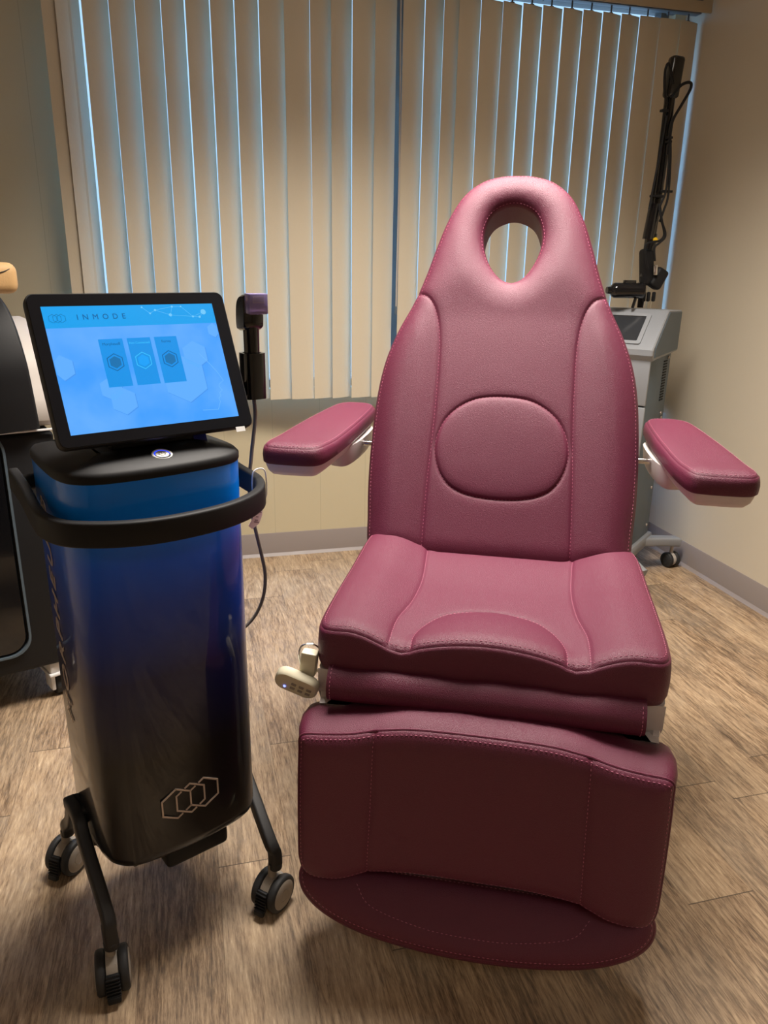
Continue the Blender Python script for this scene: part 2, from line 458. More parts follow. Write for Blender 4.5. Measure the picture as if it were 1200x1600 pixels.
# ------------------------------------------------------------------ upholstery
def resample(pts, step, closed=True):
    P = np.array([tuple(p)[:2] for p in pts], float)
    if closed: P = np.vstack([P, P[:1]])
    d = np.r_[0, np.cumsum(np.linalg.norm(np.diff(P, axis=0), axis=1))]
    n = max(int(round(d[-1] / step)), 4)
    s = np.linspace(0, d[-1], n + 1)
    Q = np.c_[np.interp(s, d, P[:, 0]), np.interp(s, d, P[:, 1])]
    return Q[:-1] if closed else Q
def pdist(P, path, closed):
    A = path if not closed else path
    B = np.roll(path, -1, axis=0) if closed else path[1:]
    A = path if closed else path[:-1]
    out = np.full(len(P), 1e9)
    D = B - A; L2 = (D ** 2).sum(1) + 1e-12
    for i in range(0, len(P), 2000):
        Q = P[i:i + 2000, None, :]
        t = np.clip(((Q - A) * D).sum(2) / L2, 0, 1)
        out[i:i + 2000] = np.sqrt((((Q - A) - t[..., None] * D) ** 2).sum(2)).min(1)
    return out
def inside(P, path):
    x, y = P[:, 0], P[:, 1]; c = np.zeros(len(P), bool); A = path; B = np.roll(path, -1, axis=0)
    for (x1, y1), (x2, y2) in zip(A, B):
        if y1 == y2: continue
        k = ((y1 > y) != (y2 > y)) & (x < (x2 - x1) * (y - y1) / (y2 - y1) + x1)
        c ^= k
    return c
def puff(d, r, H): return H * np.sqrt(np.clip(1 - (1 - np.clip(d / r, 0, 1)) ** 2, 0, 1))
def smooth01(t): t = np.clip(t, 0, 1); return t * t * (3 - 2 * t)
def cushion(outline, holes, height, bottom, wall, space=0.008, step=0.005, seams=(), closed_seams=()):
    """padded top over a 2d outline, a sharp stitched rim, walls down to the level `bottom`."""
    loops = [resample(outline, step)] + [resample(h, step) for h in holes]
    area = lambda q: 0.5 * np.sum(q[:, 0] * np.roll(q[:, 1], -1) - np.roll(q[:, 0], -1) * q[:, 1])
    loops = [q if (area(q) > 0) == (i == 0) else q[::-1] for i, q in enumerate(loops)]
    pts = [np.vstack(loops)]; allring = []
    for off in (0.0012, 0.003, 0.006, 0.010, 0.016):
        for q in loops:
            n = np.array(normals2([tuple(p) for p in q])); r = q - n * off
            dd = np.min([pdist(r, l, True) for l in loops], axis=0)
            allring.append(r[dd > off * 0.93])
    x0, y0 = loops[0].min(0); x1, y1 = loops[0].max(0)
    gx, gy = np.meshgrid(np.arange(x0, x1, space), np.arange(y0, y1, space * 0.87)); gx[1::2] += space / 2
    G = np.c_[gx.ravel(), gy.ravel()]
    ok = inside(G, loops[0])
    for l in loops[1:]: ok &= ~inside(G, l)
    G = G[ok]; G = G[np.min([pdist(G, l, True) for l in loops], axis=0) > 0.020]
    sp = []
    for paths, cl in ((seams, False), (closed_seams, True)):
        for q in paths:
            q = resample(q, 0.0045, cl); t = np.gradient(q, axis=0); t /= np.linalg.norm(t, axis=1)[:, None] + 1e-9; n = np.c_[t[:, 1], -t[:, 0]]
            for o in (0, 0.0018, -0.0018, 0.004, -0.004, 0.0075, -0.0075): sp.append(q + n * o)
            G = G[pdist(G, q, cl) > 0.010]; allring = [a[pdist(a, q, cl) > 0.009] for a in allring]
    if sp:
        sp = np.vstack(sp); ok = inside(sp, loops[0])
        for l in loops[1:]: ok &= ~inside(sp, l)
        sp = sp[ok]; sp = sp[np.min([pdist(sp, l, True) for l in loops], axis=0) > 0.002]
        key = np.unique(np.round(sp / 0.0009).astype(int), axis=0, return_index=True)[1]; sp = sp[key]
        P = np.vstack(pts + allring + [G, sp])
    else: P = np.vstack(pts + allring + [G])
    E, s = [], 0
    for q in loops:
        n = len(q); E += [(s + i, s + (i + 1) % n) for i in range(n)]; s += n
    nv = [Vector(tuple(p)) for p in P]
    V2, _, F2, _, _, _ = delaunay_2d_cdt(nv, E, [], 0, 1e-7)
    V2 = np.array([tuple(v) for v in V2]); F2 = np.array([tuple(f) for f in F2])
    cen = V2[F2].mean(1); ok = inside(cen, loops[0])
    for l in loops[1:]: ok &= ~inside(cen, l)
    F2 = F2[ok]
    H = height(V2)
    V = [(a, b, h) for (a, b), h in zip(V2, H)]; F = [tuple(int(i) for i in f) for f in F2]
    for li, q in enumerate(loops):
        n = len(q); nr = np.array(normals2([tuple(p) for p in q])); hr = height(q); base = len(V)
        for o, t in wall if li == 0 else [(0, 0), (0, 1)]:
            for i in range(n):
                z = hr[i] * (1 - t) + bottom * t
                V.append((q[i, 0] + nr[i, 0] * o, q[i, 1] + nr[i, 1] * o, z))
        for k in range((len(wall) if li == 0 else 2) - 1):
            for i in range(n):
                j = (i + 1) % n
                F.append((base + k * n + i, base + (k + 1) * n + i, base + (k + 1) * n + j, base + k * n + j))
        if li == 0 and len(loops) == 1:
            F.append(tuple(base + (len(wall) - 1) * n + i for i in range(n))[::-1])
    if len(loops) > 1:
        base = len(V); V += [(a, b, bottom) for a, b in V2]; F += [tuple(base + i for i in f[::-1]) for f in F]if False else [tuple(base + int(i) for i in f[::-1]) for f in F2]
    return V, F
def mesh_raw(name, geo, mapping, mat, parent, smooth=50):
    v, f = geo
    me = bpy.data.meshes.new(name); me.from_pydata([tuple(mapping(*p)) for p in v], [], f); me.update()
    me.shade_smooth(); me.set_sharp_from_angle(angle=math.radians(smooth))
    me.materials.append(M_[mat]); o = bpy.data.objects.new(name, me); COL.objects.link(o); o.parent = parent
    return o
def stitches(paths, height, mapping, parent, dash=0.0052, gap=0.0026, w=0.0013, lift=0.0006, closed=False):
    if len(paths) > 1:
        for p_ in paths: stitches([p_], height, mapping, parent, dash, gap, w, lift, closed)
        return
    V, F = [], []
    for path in paths:
        P = resample(path, 0.0013, closed); h = height(P)
        Q = [Vector(mapping(a, b, c + lift)) for (a, b), c in zip(P, h)]
        k = max(int(dash / 0.0013), 2); g = max(int(gap / 0.0013), 1); i = 0
        while i + k < len(Q):
            a, m, c = Q[i], Q[i + k // 2], Q[i + k]; d = (c - a).normalized()
            i += k + g
            up = Vector(mapping(0, 0, 1)) - Vector(mapping(0, 0, 0)); up.normalize()
            s = d.cross(up).normalized() * w * 0.5; u = up * 0.0006; o = len(V)
            V += [tuple(a), tuple(m - s), tuple(m + u + up * 0.0001), tuple(m + s), tuple(c), tuple(m - u)]
            F += [(o, o + 1, o + 2), (o, o + 2, o + 3), (o + 4, o + 2, o + 1), (o + 4, o + 3, o + 2), (o, o + 5, o + 1), (o, o + 3, o + 5), (o + 4, o + 1, o + 5), (o + 4, o + 5, o + 3)]
    return obj('stitching', (V, F), 'thread', parent, smooth=0)
def offset_path(path, off, step=0.006):
    q = resample(path, step); n = np.array(normals2([tuple(p) for p in q])); r = q - n * off
    return r[pdist(r, q, True) > abs(off) * 0.9]
def mirror(half): return half + [(-x, y) for x, y in half[::-1] if abs(x) > 1e-6]

# ================================================================== ROOM
XL, XR, YB, YF, ZC = -1.3, 2.0, 3.05, -2.0, 2.44
struct('floor', box(XR - XL + 0.3, YB - YF + 0.5, 0.05, loc=((XR + XL) / 2, (YB + YF) / 2, -0.025)), 'floor')
struct('ceiling', box(XR - XL + 0.3, YB - YF + 0.5, 0.05, loc=((XR + XL) / 2, (YB + YF) / 2, ZC + 0.025)), 'ceiling')
struct('wall_right', box(0.1, YB - YF + 0.4, ZC, loc=(XR + 0.05, (YB + YF) / 2, ZC / 2)), 'wall')
struct('wall_left', box(0.1, YB - YF + 0.4, ZC, loc=(XL - 0.05, (YB + YF) / 2, ZC / 2)), 'wall')
struct('wall_front', box(XR - XL, 0.1, ZC, loc=((XR + XL) / 2, YF - 0.05, ZC / 2)), 'wall')
WX0, WX1, WZ0, WZ1, WT = -0.355, 1.955, 0.715, 2.2, 0.13
def wb(x0, x1, z0, z1): return box(x1 - x0, WT, z1 - z0, loc=((x0 + x1) / 2, YB + WT / 2, (z0 + z1) / 2))
struct('wall_back', [wb(XL, WX0, 0, ZC), wb(WX1, XR, 0, ZC), wb(WX0, WX1, 0, WZ0), wb(WX0, WX1, WZ1, ZC)], 'wallp')
fr = []
yw = YB + 0.08
for x0, x1, z0, z1 in ((WX0, WX1, WZ0, WZ0 + 0.03), (WX0, WX1, WZ1 - 0.03, WZ1), (WX0, WX0 + 0.03, WZ0, WZ1), (WX1 - 0.03, WX1, WZ0, WZ1), (0.80, 0.875, WZ0, WZ1)):
    fr.append(box(x1 - x0, 0.05, z1 - z0, 0.003, 2, loc=((x0 + x1) / 2, yw, (z0 + z1) / 2)))
wf = struct('window_1', fr, 'alu')
g = obj('window_glass', [box(1.105, 0.004, 1.4, loc=(0.247, yw, 1.4675)), box(1.07, 0.004, 1.4, loc=(1.405, yw, 1.4675))], 'glass', wf, smooth=0)
def baseboard(name, length, m):
    sec = [(0, 0), (-0.014, 0), (-0.010, 0.004), (-0.004, 0.012), (-0.003, 0.098), (-0.0015, 0.102), (0, 0.102)]
    v = [(-length / 2, a, b) for a, b in sec] + [(length / 2, a, b) for a, b in sec]; n = len(sec)
    f = [(k, (k + 1) % n, n + (k + 1) % n, n + k) for k in range(n)] + [tuple(range(n))[::-1], tuple(range(n, 2 * n))]
    return struct(name, X((v, f), m), 'base', smooth=30)
baseboard('baseboard_back', XR - XL, T((XR + XL) / 2, YB, 0))
baseboard('baseboard_right', YB - YF, T(XR, (YB + YF) / 2, 0) @ RZ(-90))
baseboard('baseboard_left', YB - YF, T(XL, (YB + YF) / 2, 0) @ RZ(90))
baseboard('baseboard_front', XR - XL, T((XR + XL) / 2, YF, 0) @ RZ(180))

for i, (yy, lab) in enumerate(((1.62, 'flat ceiling light panel above the treatment chair'), (-1.0, 'added fill light panel, unseen, on the ceiling behind the viewer'))):  # the second panel is an added body for the fill lamp
    t = thing('ceiling_and_fill_light', lab, 'light', (0.62 if i == 0 else 0.42, yy, ZC))
    obj('light_frame', [box(1.24, 0.03, 0.02, 0.003, 2, loc=(0, s * 0.30, -0.01)) for s in (-1, 1)] + [box(0.03, 0.63, 0.02, 0.003, 2, loc=(s * 0.605, 0, -0.01)) for s in (-1, 1)], 'white', t)
    obj('light_diffuser', box(1.18, 0.57, 0.006, loc=(0, 0, -0.014)), glow('lit_diffuser', (1, 0.9, 0.76, 1), 3.0 if i == 0 else 0.3), t)

# ================================================================== VERTICAL BLINDS
K = 2.925 / 3.02
LEFT = [(-0.3825, 20), (-0.3398, 38), (-0.2583, 20), (-0.1737, 19), (-0.0909, 21), (-0.0069, 22), (0.0721, 26), (0.1542, 24), (0.2354, 25), (0.3177, 24), (0.4033, 22), (0.4946, 20), (0.5691, 18), (0.6468, 22), (0.7302, 19)]
RIGHT = [(0.8336, 21), (0.9159, 19), (0.9871, 16), (1.045, 20), (1.1296, 25), (1.2154, 25), (1.2947, 26), (1.3749, 24), (1.4587, 25), (1.5409, 24), (1.6242, 23), (1.703, 20), (1.7828, 13), (1.8725, 14), (1.964, 14)]
SW, SZ0, SZ1 = 0.089, 0.693, 2.098
def slat_geo():
    n = 8; v, f = [], []
    for t in (0, 0.0011):
        for i in range(n + 1):
            a = i / n; y = -0.0032 * math.sin(PI * a) + t
            v += [(a * SW, y, SZ0), (a * SW, y, SZ1)]
    m = 2 * (n + 1)
    for i in range(n):
        f.append((2 * i, 2 * i + 2, 2 * i + 3, 2 * i + 1)); f.append((m + 2 * i + 1, m + 2 * i + 3, m + 2 * i + 2, m + 2 * i))
        f.append((2 * i + 2, 2 * i, m + 2 * i, m + 2 * i + 2)); f.append((2 * i + 1, 2 * i + 3, m + 2 * i + 3, m + 2 * i + 1))
    f.append((0, 1, m + 1, m)); f.append((2 * n + 1, 2 * n, m + 2 * n, m + 2 * n + 1))
    return v, f
proto_slat = proto_clip = None
def solve_angle(x, sp, g):
    best = None
    for i in range(6, 84):
        a = math.radians(i * 0.5); gap = sp - SW * math.cos(a) + x / 2.93 * SW * math.sin(a)
        e = abs(gap - g) if g > 0 else max(gap + 0.001, 0)
        e += 0.00003 * abs(i * 0.5 - 20)
        if best is None or e < best[0]: best = (e, i * 0.5)
    return best[1]
GL = [0, .009, .0006, .0006, .0014, .0035, .0028, .0026, .0026, .0, .0014, 0, .002, 0, 0]
GR = [.0028, .0010, 0, .0020, .0014, .0055, .0045, .0055, .0038, .0045, .0036, .0030, .0010, 0, 0]
LEFT = [(x, solve_angle(x, (LEFT[min(i + 1, 14)][0] - x) * K, g) if i < 14 else 19) for i, ((x, a), g) in enumerate(zip(LEFT, GL))]
RIGHT = [(x, solve_angle(x, (RIGHT[min(i + 1, 14)][0] - x) * K, g) if i < 14 else 14) for i, ((x, a), g) in enumerate(zip(RIGHT, GR))]
for side, data, lab in ((0, LEFT, 'wide beige vertical blind covering the left part of the window'), (1, RIGHT, 'beige vertical blind covering the window part in the right corner')):
    x0 = data[0][0] * K - 0.015; x1 = (data[-1][0] + (0.083 if side == 0 else 0.04)) * K
    if side == 1: x0 = 0.808; x1 = 1.988
    else: x1 = 0.802
    b = thing('vertical_blind', lab, 'blind', ((x0 + x1) / 2, 2.93, SZ0), 0, 'vertical blinds over the window')
    inv = Matrix.Translation((-(x0 + x1) / 2, -2.93, -SZ0))
    cx, w = (x0 + x1) / 2, x1 - x0
    sec = [(0.055, -0.024), (0.052, -0.027), (-0.002, -0.027), (-0.006, -0.023), (-0.006, 0.018), (-0.002, 0.022), (0.052, 0.022), (0.055, 0.018)]
    path = [(x0, 2.90, 2.152), (x1, 2.90, 2.152)]
    obj('valance', X(box(w, 0.008, 0.05, 0.003, 2, loc=(cx, 2.868, 2.136)), inv), 'valance', b)
    obj('headrail', X(box(w, 0.035, 0.022, 0.002, 2, loc=(cx, 2.945, 2.136)), inv), 'alu', b)
    for x in (x0 + 0.12, cx, x1 - 0.06): obj('mounting_bracket', X(box(0.03, 0.19, 0.012, 0.001, 1, loc=(x, 2.955, 2.153)), inv), 'alu', b)
    for x, a in data:
        x = x * K
        L_ = min(SW, 1.0)
        if proto_slat is None:
            s = obj('blind_slat', slat_geo(), 'slat', None, smooth=60); proto_slat = s
            c = obj('slat_clip', [box(0.006, 0.004, 0.026, 0.001, 1), box(0.016, 0.005, 0.01, 0.001, 1, loc=(0, 0, -0.014))], 'alu', None); proto_clip = c
        else:
            s = proto_slat.copy(); COL.objects.link(s); c = proto_clip.copy(); COL.objects.link(c)
        
        s.parent = b; s.location = (x - cx, 2.925 - 2.93, -SZ0); s.rotation_euler = (0, 0, math.radians(a))
        c.parent = b; c.location = (x - cx + 0.04, 0.012, 2.112 - SZ0)
tube_w = thing('blind_wand', 'slim clear plastic wand hanging at the split between the two blinds', 'blind wand', (0.795, 2.90, 1.02))
obj('wand_rod', tube([(0, 0, 0), (0.002, 0, 0.5), (0.0, 0.02, 1.1)], 0.003, 8), 'greyp', tube_w)
obj('wand_tip', X(cyl(0.0048, 0.03, 12, 0.001), T(0, 0, 0.01)), 'laserside', tube_w)

# ================================================================== TREATMENT CHAIR
chair = thing('treatment_chair', 'burgundy padded treatment chair with an oval face hole in its headrest', 'chair',
              (-0.026 * math.cos(math.radians(25)) + 1.35 * math.sin(math.radians(25)), 0.026 * math.sin(math.radians(25)) + 1.35 * math.cos(math.radians(25)), 0), -25)

# seat: (x, y, z)
def wavey(half_pts): return half_pts
seat_out = spline(mirror([(0, -0.247), (0.10, -0.248), (0.20, -0.249), (0.255, -0.248), (0.279, -0.235), (0.287, -0.19), (0.289, -0.05), (0.287, 0.10), (0.282, 0.19), (0.262, 0.222), (0.20, 0.23), (0.10, 0.228), (0, 0.228)][::1])[:-1] if False else
                  [(-0.10, -0.248), (0.0, -0.247), (0.10, -0.248), (0.20, -0.249), (0.255, -0.248), (0.279, -0.235), (0.287, -0.19), (0.289, -0.05), (0.287, 0.10), (0.282, 0.19), (0.262, 0.222), (0.20, 0.23), (0.0, 0.229),
                   (-0.20, 0.23), (-0.262, 0.222), (-0.282, 0.19), (-0.287, 0.10), (-0.289, -0.05), (-0.287, -0.19), (-0.279, -0.235), (-0.255, -0.248), (-0.20, -0.249)], 6, True)
seat_out_a = resample(seat_out, 0.005)
seat_seams = [resample(spline([(s * a, b) for a, b in ((0.158, 0.225), (0.150, 0.13), (0.145, 0.03), (0.150, -0.07), (0.163, -0.16), (0.163, -0.245))], 8), 0.006, False) for s in (-1, 1)]
bump_path = resample([(x, y) for x, y in spline([(-0.127, -0.246), (-0.125, -0.20), (-0.108, -0.145), (-0.07, -0.100), (0.0, -0.082), (0.07, -0.100), (0.108, -0.145), (0.125, -0.20), (0.127, -0.246)], 8)], 0.006, False)
def seat_h(P):
    x, y = np.abs(P[:, 0]), P[:, 1]
    d = pdist(P, seat_out_a, True)
    z = 0.5875 + puff(d, 0.03, 0.013)
    bol = smooth01((x - 0.125) / 0.115) * 0.027 + np.where(x > 0.14, 0.004 * np.sin(np.clip((x - 0.14) / 0.15, 0, 1) * PI) ** 2, 0)
    z += bol
    yy = (y + 0.26) / 0.175
    e = np.clip(1 - (P[:, 0] / 0.140) ** 2 - np.clip(yy, -1, 9) ** 2, 0, 1)
    z += 0.027 * e ** 0.85
    z += 0.010 * smooth01((y - 0.0) / 0.2)
    for s in seat_seams: z -= 0.0014 * np.exp(-(pdist(P, s, False) / 0.009) ** 2) + 0.0022 * np.exp(-(pdist(P, s, False) / 0.0028) ** 2)
    z -= 0.0010 * np.exp(-(pdist(P, bump_path, False) / 0.009) ** 2) + 0.0022 * np.exp(-(pdist(P, bump_path, False) / 0.0028) ** 2)
    return z
WALL = [(0, 0), (0.0022, 0.02), (0.0036, 0.08), (0.0050, 0.25), (0.006, 0.5), (0.005, 0.8), (0.001, 0.93), (-0.006, 1.0)]
ident = lambda a, b, c: (a, b, c)
seat = mesh_raw('seat_cushion', cushion(seat_out, [], seat_h, 0.537, WALL, seams=seat_seams + [bump_path]), ident, 'burgundy', chair)
stitches(seat_seams + [bump_path], seat_h, ident, seat)
rim_line = offset_path(seat_out_a, 0.006)
stitches([rim_line], seat_h, ident, seat, closed=True)

# backrest: (u, s, h) leaning back
TH = math.radians(22); BY, BZ = 0.195, 0.61
def back_map(u, s, h):
    return (u - 0.010 - 0.012 * s, BY + s * math.sin(TH) - h * math.cos(TH), BZ + s * math.cos(TH) + h * math.sin(TH))
half = [(0.0, -0.03), (0.20, -0.03), (0.262, -0.026), (0.279, 0.0), (0.283, 0.06), (0.287, 0.13), (0.287, 0.22), (0.281, 0.33), (0.268, 0.41), (0.244, 0.48), (0.213, 0.545), (0.189, 0.61), (0.168, 0.68), (0.147, 0.74), (0.117, 0.794), (0.078, 0.826), (0.035, 0.839), (0.0, 0.841)]
back_out = spline(half + [(-x, y) for x, y in half[1:-1][::-1]], 6, True)
hole = spline([(0.0 - 0.002, 0.597), (0.022, 0.606), (0.043, 0.634), (0.058, 0.672), (0.060, 0.712), (0.044, 0.750), (0.012, 0.769), (-0.018, 0.769), (-0.05, 0.750), (-0.066, 0.712), (-0.064, 0.672), (-0.049, 0.634), (-0.026, 0.606)], 6, True)
back_a = resample(back_out, 0.005); hole_a = resample(hole, 0.005)
seam_b = [resample(spline([(s * a, b) for a, b in ((0.207, 0.566), (0.178, 0.552), (0.158, 0.515), (0.148, 0.455), (0.147, 0.365), (0.148, 0.30), (0.151, 0.22), (0.155, 0.134), (0.157, 0.02), (0.157, -0.02))], 8), 0.006, False) for s in (-1, 1)]
oval = resample(spline([(0, 0.336), (0.065, 0.327), (0.117, 0.29), (0.141, 0.235), (0.137, 0.185), (0.112, 0.142), (0.068, 0.120), (0, 0.113), (-0.068, 0.120), (-0.112, 0.142), (-0.137, 0.185), (-0.141, 0.235), (-0.117, 0.29), (-0.065, 0.327)], 6, True), 0.006)
bol_poly = [np.vstack([s, [(sg * 0.35, -0.05), (sg * 0.35, 0.45), (sg * 0.24, 0.60)]]) for s, sg in zip(seam_b, (-1, 1))]
def back_h(P):
    d = pdist(P, back_a, True); dh = pdist(P, hole_a, True)
    z = puff(d, 0.055, 0.026) + puff(dh, 0.07, 0.034) - 0.034
    top = smooth01((P[:, 1] - 0.50) / 0.12)
    z += 0.008 * top * smooth01(d / 0.08)
    for s, bp in zip(seam_b, bol_poly):
        ds = pdist(P, s, False); ins = inside(P, bp)
        z -= 0.0022 * np.exp(-(ds / 0.010) ** 2) + 0.0024 * np.exp(-(ds / 0.0028) ** 2)
        z += np.where(ins, 0.008 * smooth01(ds / 0.06) * smooth01(d / 0.06), 0)
    do = pdist(P, oval, True); io = inside(P, oval)
    z -= 0.0012 * np.exp(-(do / 0.010) ** 2) + 0.0022 * np.exp(-(do / 0.0028) ** 2)
    z += np.where(io, puff(do, 0.09, 0.005), 0)
    return z
bw = [(0, 0), (0.0020, 0.03), (0.0035, 0.12), (0.004, 0.3), (0.004, 0.6), (0.002, 0.85), (-0.004, 1.0)]
back = mesh_raw('backrest_cushion', cushion(back_out, [hole], back_h, -0.078, bw, seams=seam_b, closed_seams=[oval]), back_map, 'burgundy', chair)
stitches(seam_b, back_h, back_map, back)
stitches([oval], back_h, back_map, back, closed=True)
stitches([offset_path(back_a, 0.006), offset_path(hole_a[::-1] if False else hole_a, -0.004)], back_h, back_map, back, closed=True)
# rear shell of the backrest
shell_out = [(x * 0.86, y * 0.5 + 0.03) for x, y in [tuple(p) for p in back_a]]
obj('backrest_shell', X(prism([(x, y) for x, y in shell_out if True], [(-0.012, 0), (0, 0.012), (0, 0.03)]), Matrix(((1, 0, 0, -0.01), (0, math.sin(TH), -math.cos(TH), BY + 0.108 * math.cos(TH)), (0, math.cos(TH), math.sin(TH), BZ - 0.108 * math.sin(TH)), (0, 0, 0, 1)))), 'shell', chair)

# leg rest: (x, z, h) facing the viewer
LEGY = -0.335
lh = [(0.0, 0.213), (0.08, 0.213), (0.15, 0.207), (0.19, 0.197), (0.225, 0.183), (0.262, 0.178), (0.288, 0.186), (0.298, 0.212), (0.299, 0.26), (0.298, 0.34), (0.295, 0.43), (0.290, 0.463), (0.25, 0.470), (0.20, 0.477), (0.15, 0.488), (0.10, 0.495), (0.0, 0.497)]
leg_out = spline(lh + [(-x, y) for x, y in lh[1:-1][::-1]], 6, True)
leg_a = resample(leg_out, 0.005)
leg_seams = [resample([(s * 0.170, 0.478), (s * 0.174, 0.33), (s * 0.179, 0.20)], 0.006, False) for s in (-1, 1)]
def leg_h(P):
    d = pdist(P, leg_a, True); x = np.abs(P[:, 0])
    z = puff(d, 0.035, 0.015) - 0.015
    z += 0.006 * smooth01((x - 0.16) / 0.07)
    for s in leg_seams: z -= 0.0018 * np.exp(-(pdist(P, s, False) / 0.009) ** 2) + 0.0018 * np.exp(-(pdist(P, s, False) / 0.0028) ** 2)
    return z
leg_map = lambda a, b, c: (a, LEGY - c - 0.05 * 0, b)
lw = [(0, 0), (-0.001, 0.02), (0.004, 0.10), (0.010, 0.3), (0.013, 0.55), (0.010, 0.8), (0.003, 0.94), (-0.006, 1.0)]
legc = mesh_raw('leg_rest_cushion', cushion(leg_out, [], leg_h, -0.108, lw, seams=leg_seams), leg_map, 'burgundy', chair)
stitches(leg_seams, leg_h, leg_map, legc)
stitches([offset_path(leg_a, 0.005)], leg_h, leg_map, legc, closed=True)
obj('leg_rest_piping', tube([leg_map(a, b, c + 0.0005) for (a, b), c in zip(leg_a, leg_h(leg_a))], 0.0022, 6, True), 'burgundy', legc)
obj('leg_rest_shell', X(prism([(x * 0.985, (y - 0.34) * 0.98 + 0.340) for x, y in [tuple(p) for p in leg_a]], [(-0.012, -0.028), (-0.002, -0.02), (0, 0.0)]), Matrix(((1, 0, 0, 0), (0, 0, -1, LEGY + 0.108), (0, 1, 0, 0), (0, 0, 0, 1)))), 'shell', chair)

# foot rest: tilted D-shaped pad
FT = math.radians(48)
def foot_map(a, b, h):       # b runs down the pad, h out of it
    return (a, -0.280 - b * math.cos(FT) - h * math.sin(FT), 0.172 - b * math.sin(FT) + h * math.cos(FT))
fh = [(0.0, 0.0), (0.15, 0.0), (0.25, 0.002), (0.295, 0.010), (0.305, 0.030), (0.292, 0.056), (0.255, 0.080), (0.19, 0.100), (0.10, 0.112), (0.0, 0.116)]
foot_out = spline(fh + [(-x, y) for x, y in fh[1:-1][::-1]], 6, True)
foot_a = resample(foot_out, 0.005)
foot_arc = resample(spline([(-0.20, 0.03), (-0.17, 0.062), (-0.08, 0.082), (0.0, 0.086), (0.08, 0.082), (0.17, 0.062), (0.20, 0.03)], 8), 0.006, False)
def foot_h(P):
    d = pdist(P, foot_a, True)
    return puff(d, 0.04, 0.018) - 0.0012 * np.exp(-(pdist(P, foot_arc, False) / 0.006) ** 2)
def flipmap(f): return lambda a, b, h: f(a, b, h)
footc = mesh_raw('foot_rest_cushion', cushion(foot_out, [], foot_h, -0.040, [(0, 0), (0.003, 0.04), (0.007, 0.25), (0.008, 0.5), (0.006, 0.8), (-0.004, 1.0)]), foot_map, 'burgundy', chair)
stitches([foot_arc], foot_h, foot_map, footc)
stitches([offset_path(foot_a, 0.004)], foot_h, foot_map, footc, closed=True)
v, f = prism([(x, y) for x, y in [tuple(p) for p in foot_a]], [(0.004, -0.040), (0.004, -0.048), (-0.012, -0.060)])
obj('foot_rest_tray', ([foot_map(*p) for p in v], f), 'cream', chair)

# apron flap under the seat front
flap_sec = [(-0.243, 0.556), (-0.262, 0.552), (-0.274, 0.538), (-0.279, 0.522), (-0.277, 0.508), (-0.270, 0.499)]
ps = [(p.x, p.y) for p in spline([(a, b, 0) for a, b in flap_sec], 5)]
ns = []
xs_f = np.linspace(-0.262, 0.252, 60)
V, F = [], []
for x in xs_f:
    w = 0.0016 * math.sin(x * 33) + 0.001 * math.sin(x * 71 + 1)
    for k, (a, b) in enumerate(ps): V.append((x, a - w * k / len(ps), b + w))
    for k, (a, b) in reversed(list(enumerate(ps))): V.append((x, a - w * k / len(ps) + 0.005, b + w + 0.001))
m = 2 * len(ps)
for i in range(len(xs_f) - 1):
    for k in range(m): F.append((i * m + k, i * m + (k + 1) % m, (i + 1) * m + (k + 1) % m, (i + 1) * m + k))
F.append(tuple(range(m))[::-1]); F.append(tuple((len(xs_f) - 1) * m + k for k in range(m)))
flap = obj('apron_flap', (V, F), 'burgundy', chair, smooth=50)
for sx_ in (-0.256, 0.246):
    P3 = [Vector((sx_, a - 0.0012, b)) for a, b in ps]
    gs = []
    L_ = [P3[0].lerp(P3[0], 0)]
    for i in range(1, len(P3)):
        if i % 2: gs.append(tube([P3[i - 1], P3[i]], 0.0006, 5))
    obj('stitching', gs, 'thread', flap, smooth=0)

# frame, base
fpoly = spline([(0.286, -0.215), (0.287, 0.0), (0.283, 0.20), (0.25, 0.225), (-0.25, 0.225), (-0.283, 0.20), (-0.287, 0.0), (-0.286, -0.215), (-0.27, -0.238), (-0.24, -0.242), (0.24, -0.242), (0.27, -0.238)], 5, True)
obj('seat_pan', prism([(p.x, p.y) for p in fpoly], [(-0.020, 0.484), (-0.006, 0.487), (0, 0.496), (0.001, 0.540)]), 'shell', chair)
obj('lift_column', [box(0.26, 0.30, 0.14, 0.02, 3, loc=(0, 0.03, 0.42)), box(0.20, 0.22, 0.26, 0.02, 3, loc=(0, 0.05, 0.22))], 'shell', chair)
obj('base_plate', [box(0.42, 0.34, 0.06, 0.02, 3, loc=(0, 0.02, 0.032)), box(0.30, 0.70, 0.045, 0.02, 3, loc=(0, 0.18, 0.0245))], 'shell', chair)
obj('leg_rest_arm', [box(0.06, 0.05, 0.22, 0.01, 2, loc=(s * 0.14, -0.17, 0.38)) for s in (-1, 1)] + [box(0.34, 0.05, 0.05, 0.01, 2, loc=(0, -0.17, 0.27)), box(0.12, 0.16, 0.04, 0.01, 2, loc=(0, -0.18, 0.16))], 'shell', chair)
obj('backrest_hinge', [X(box(0.05, 0.09, 0.24, 0.01, 2), T(s * 0.17, 0.285, 0.565) @ RX(-22)) for s in (-1, 1)] + [box(0.40, 0.05, 0.05, 0.01, 2, loc=(0, 0.25, 0.50))], 'shell', chair)

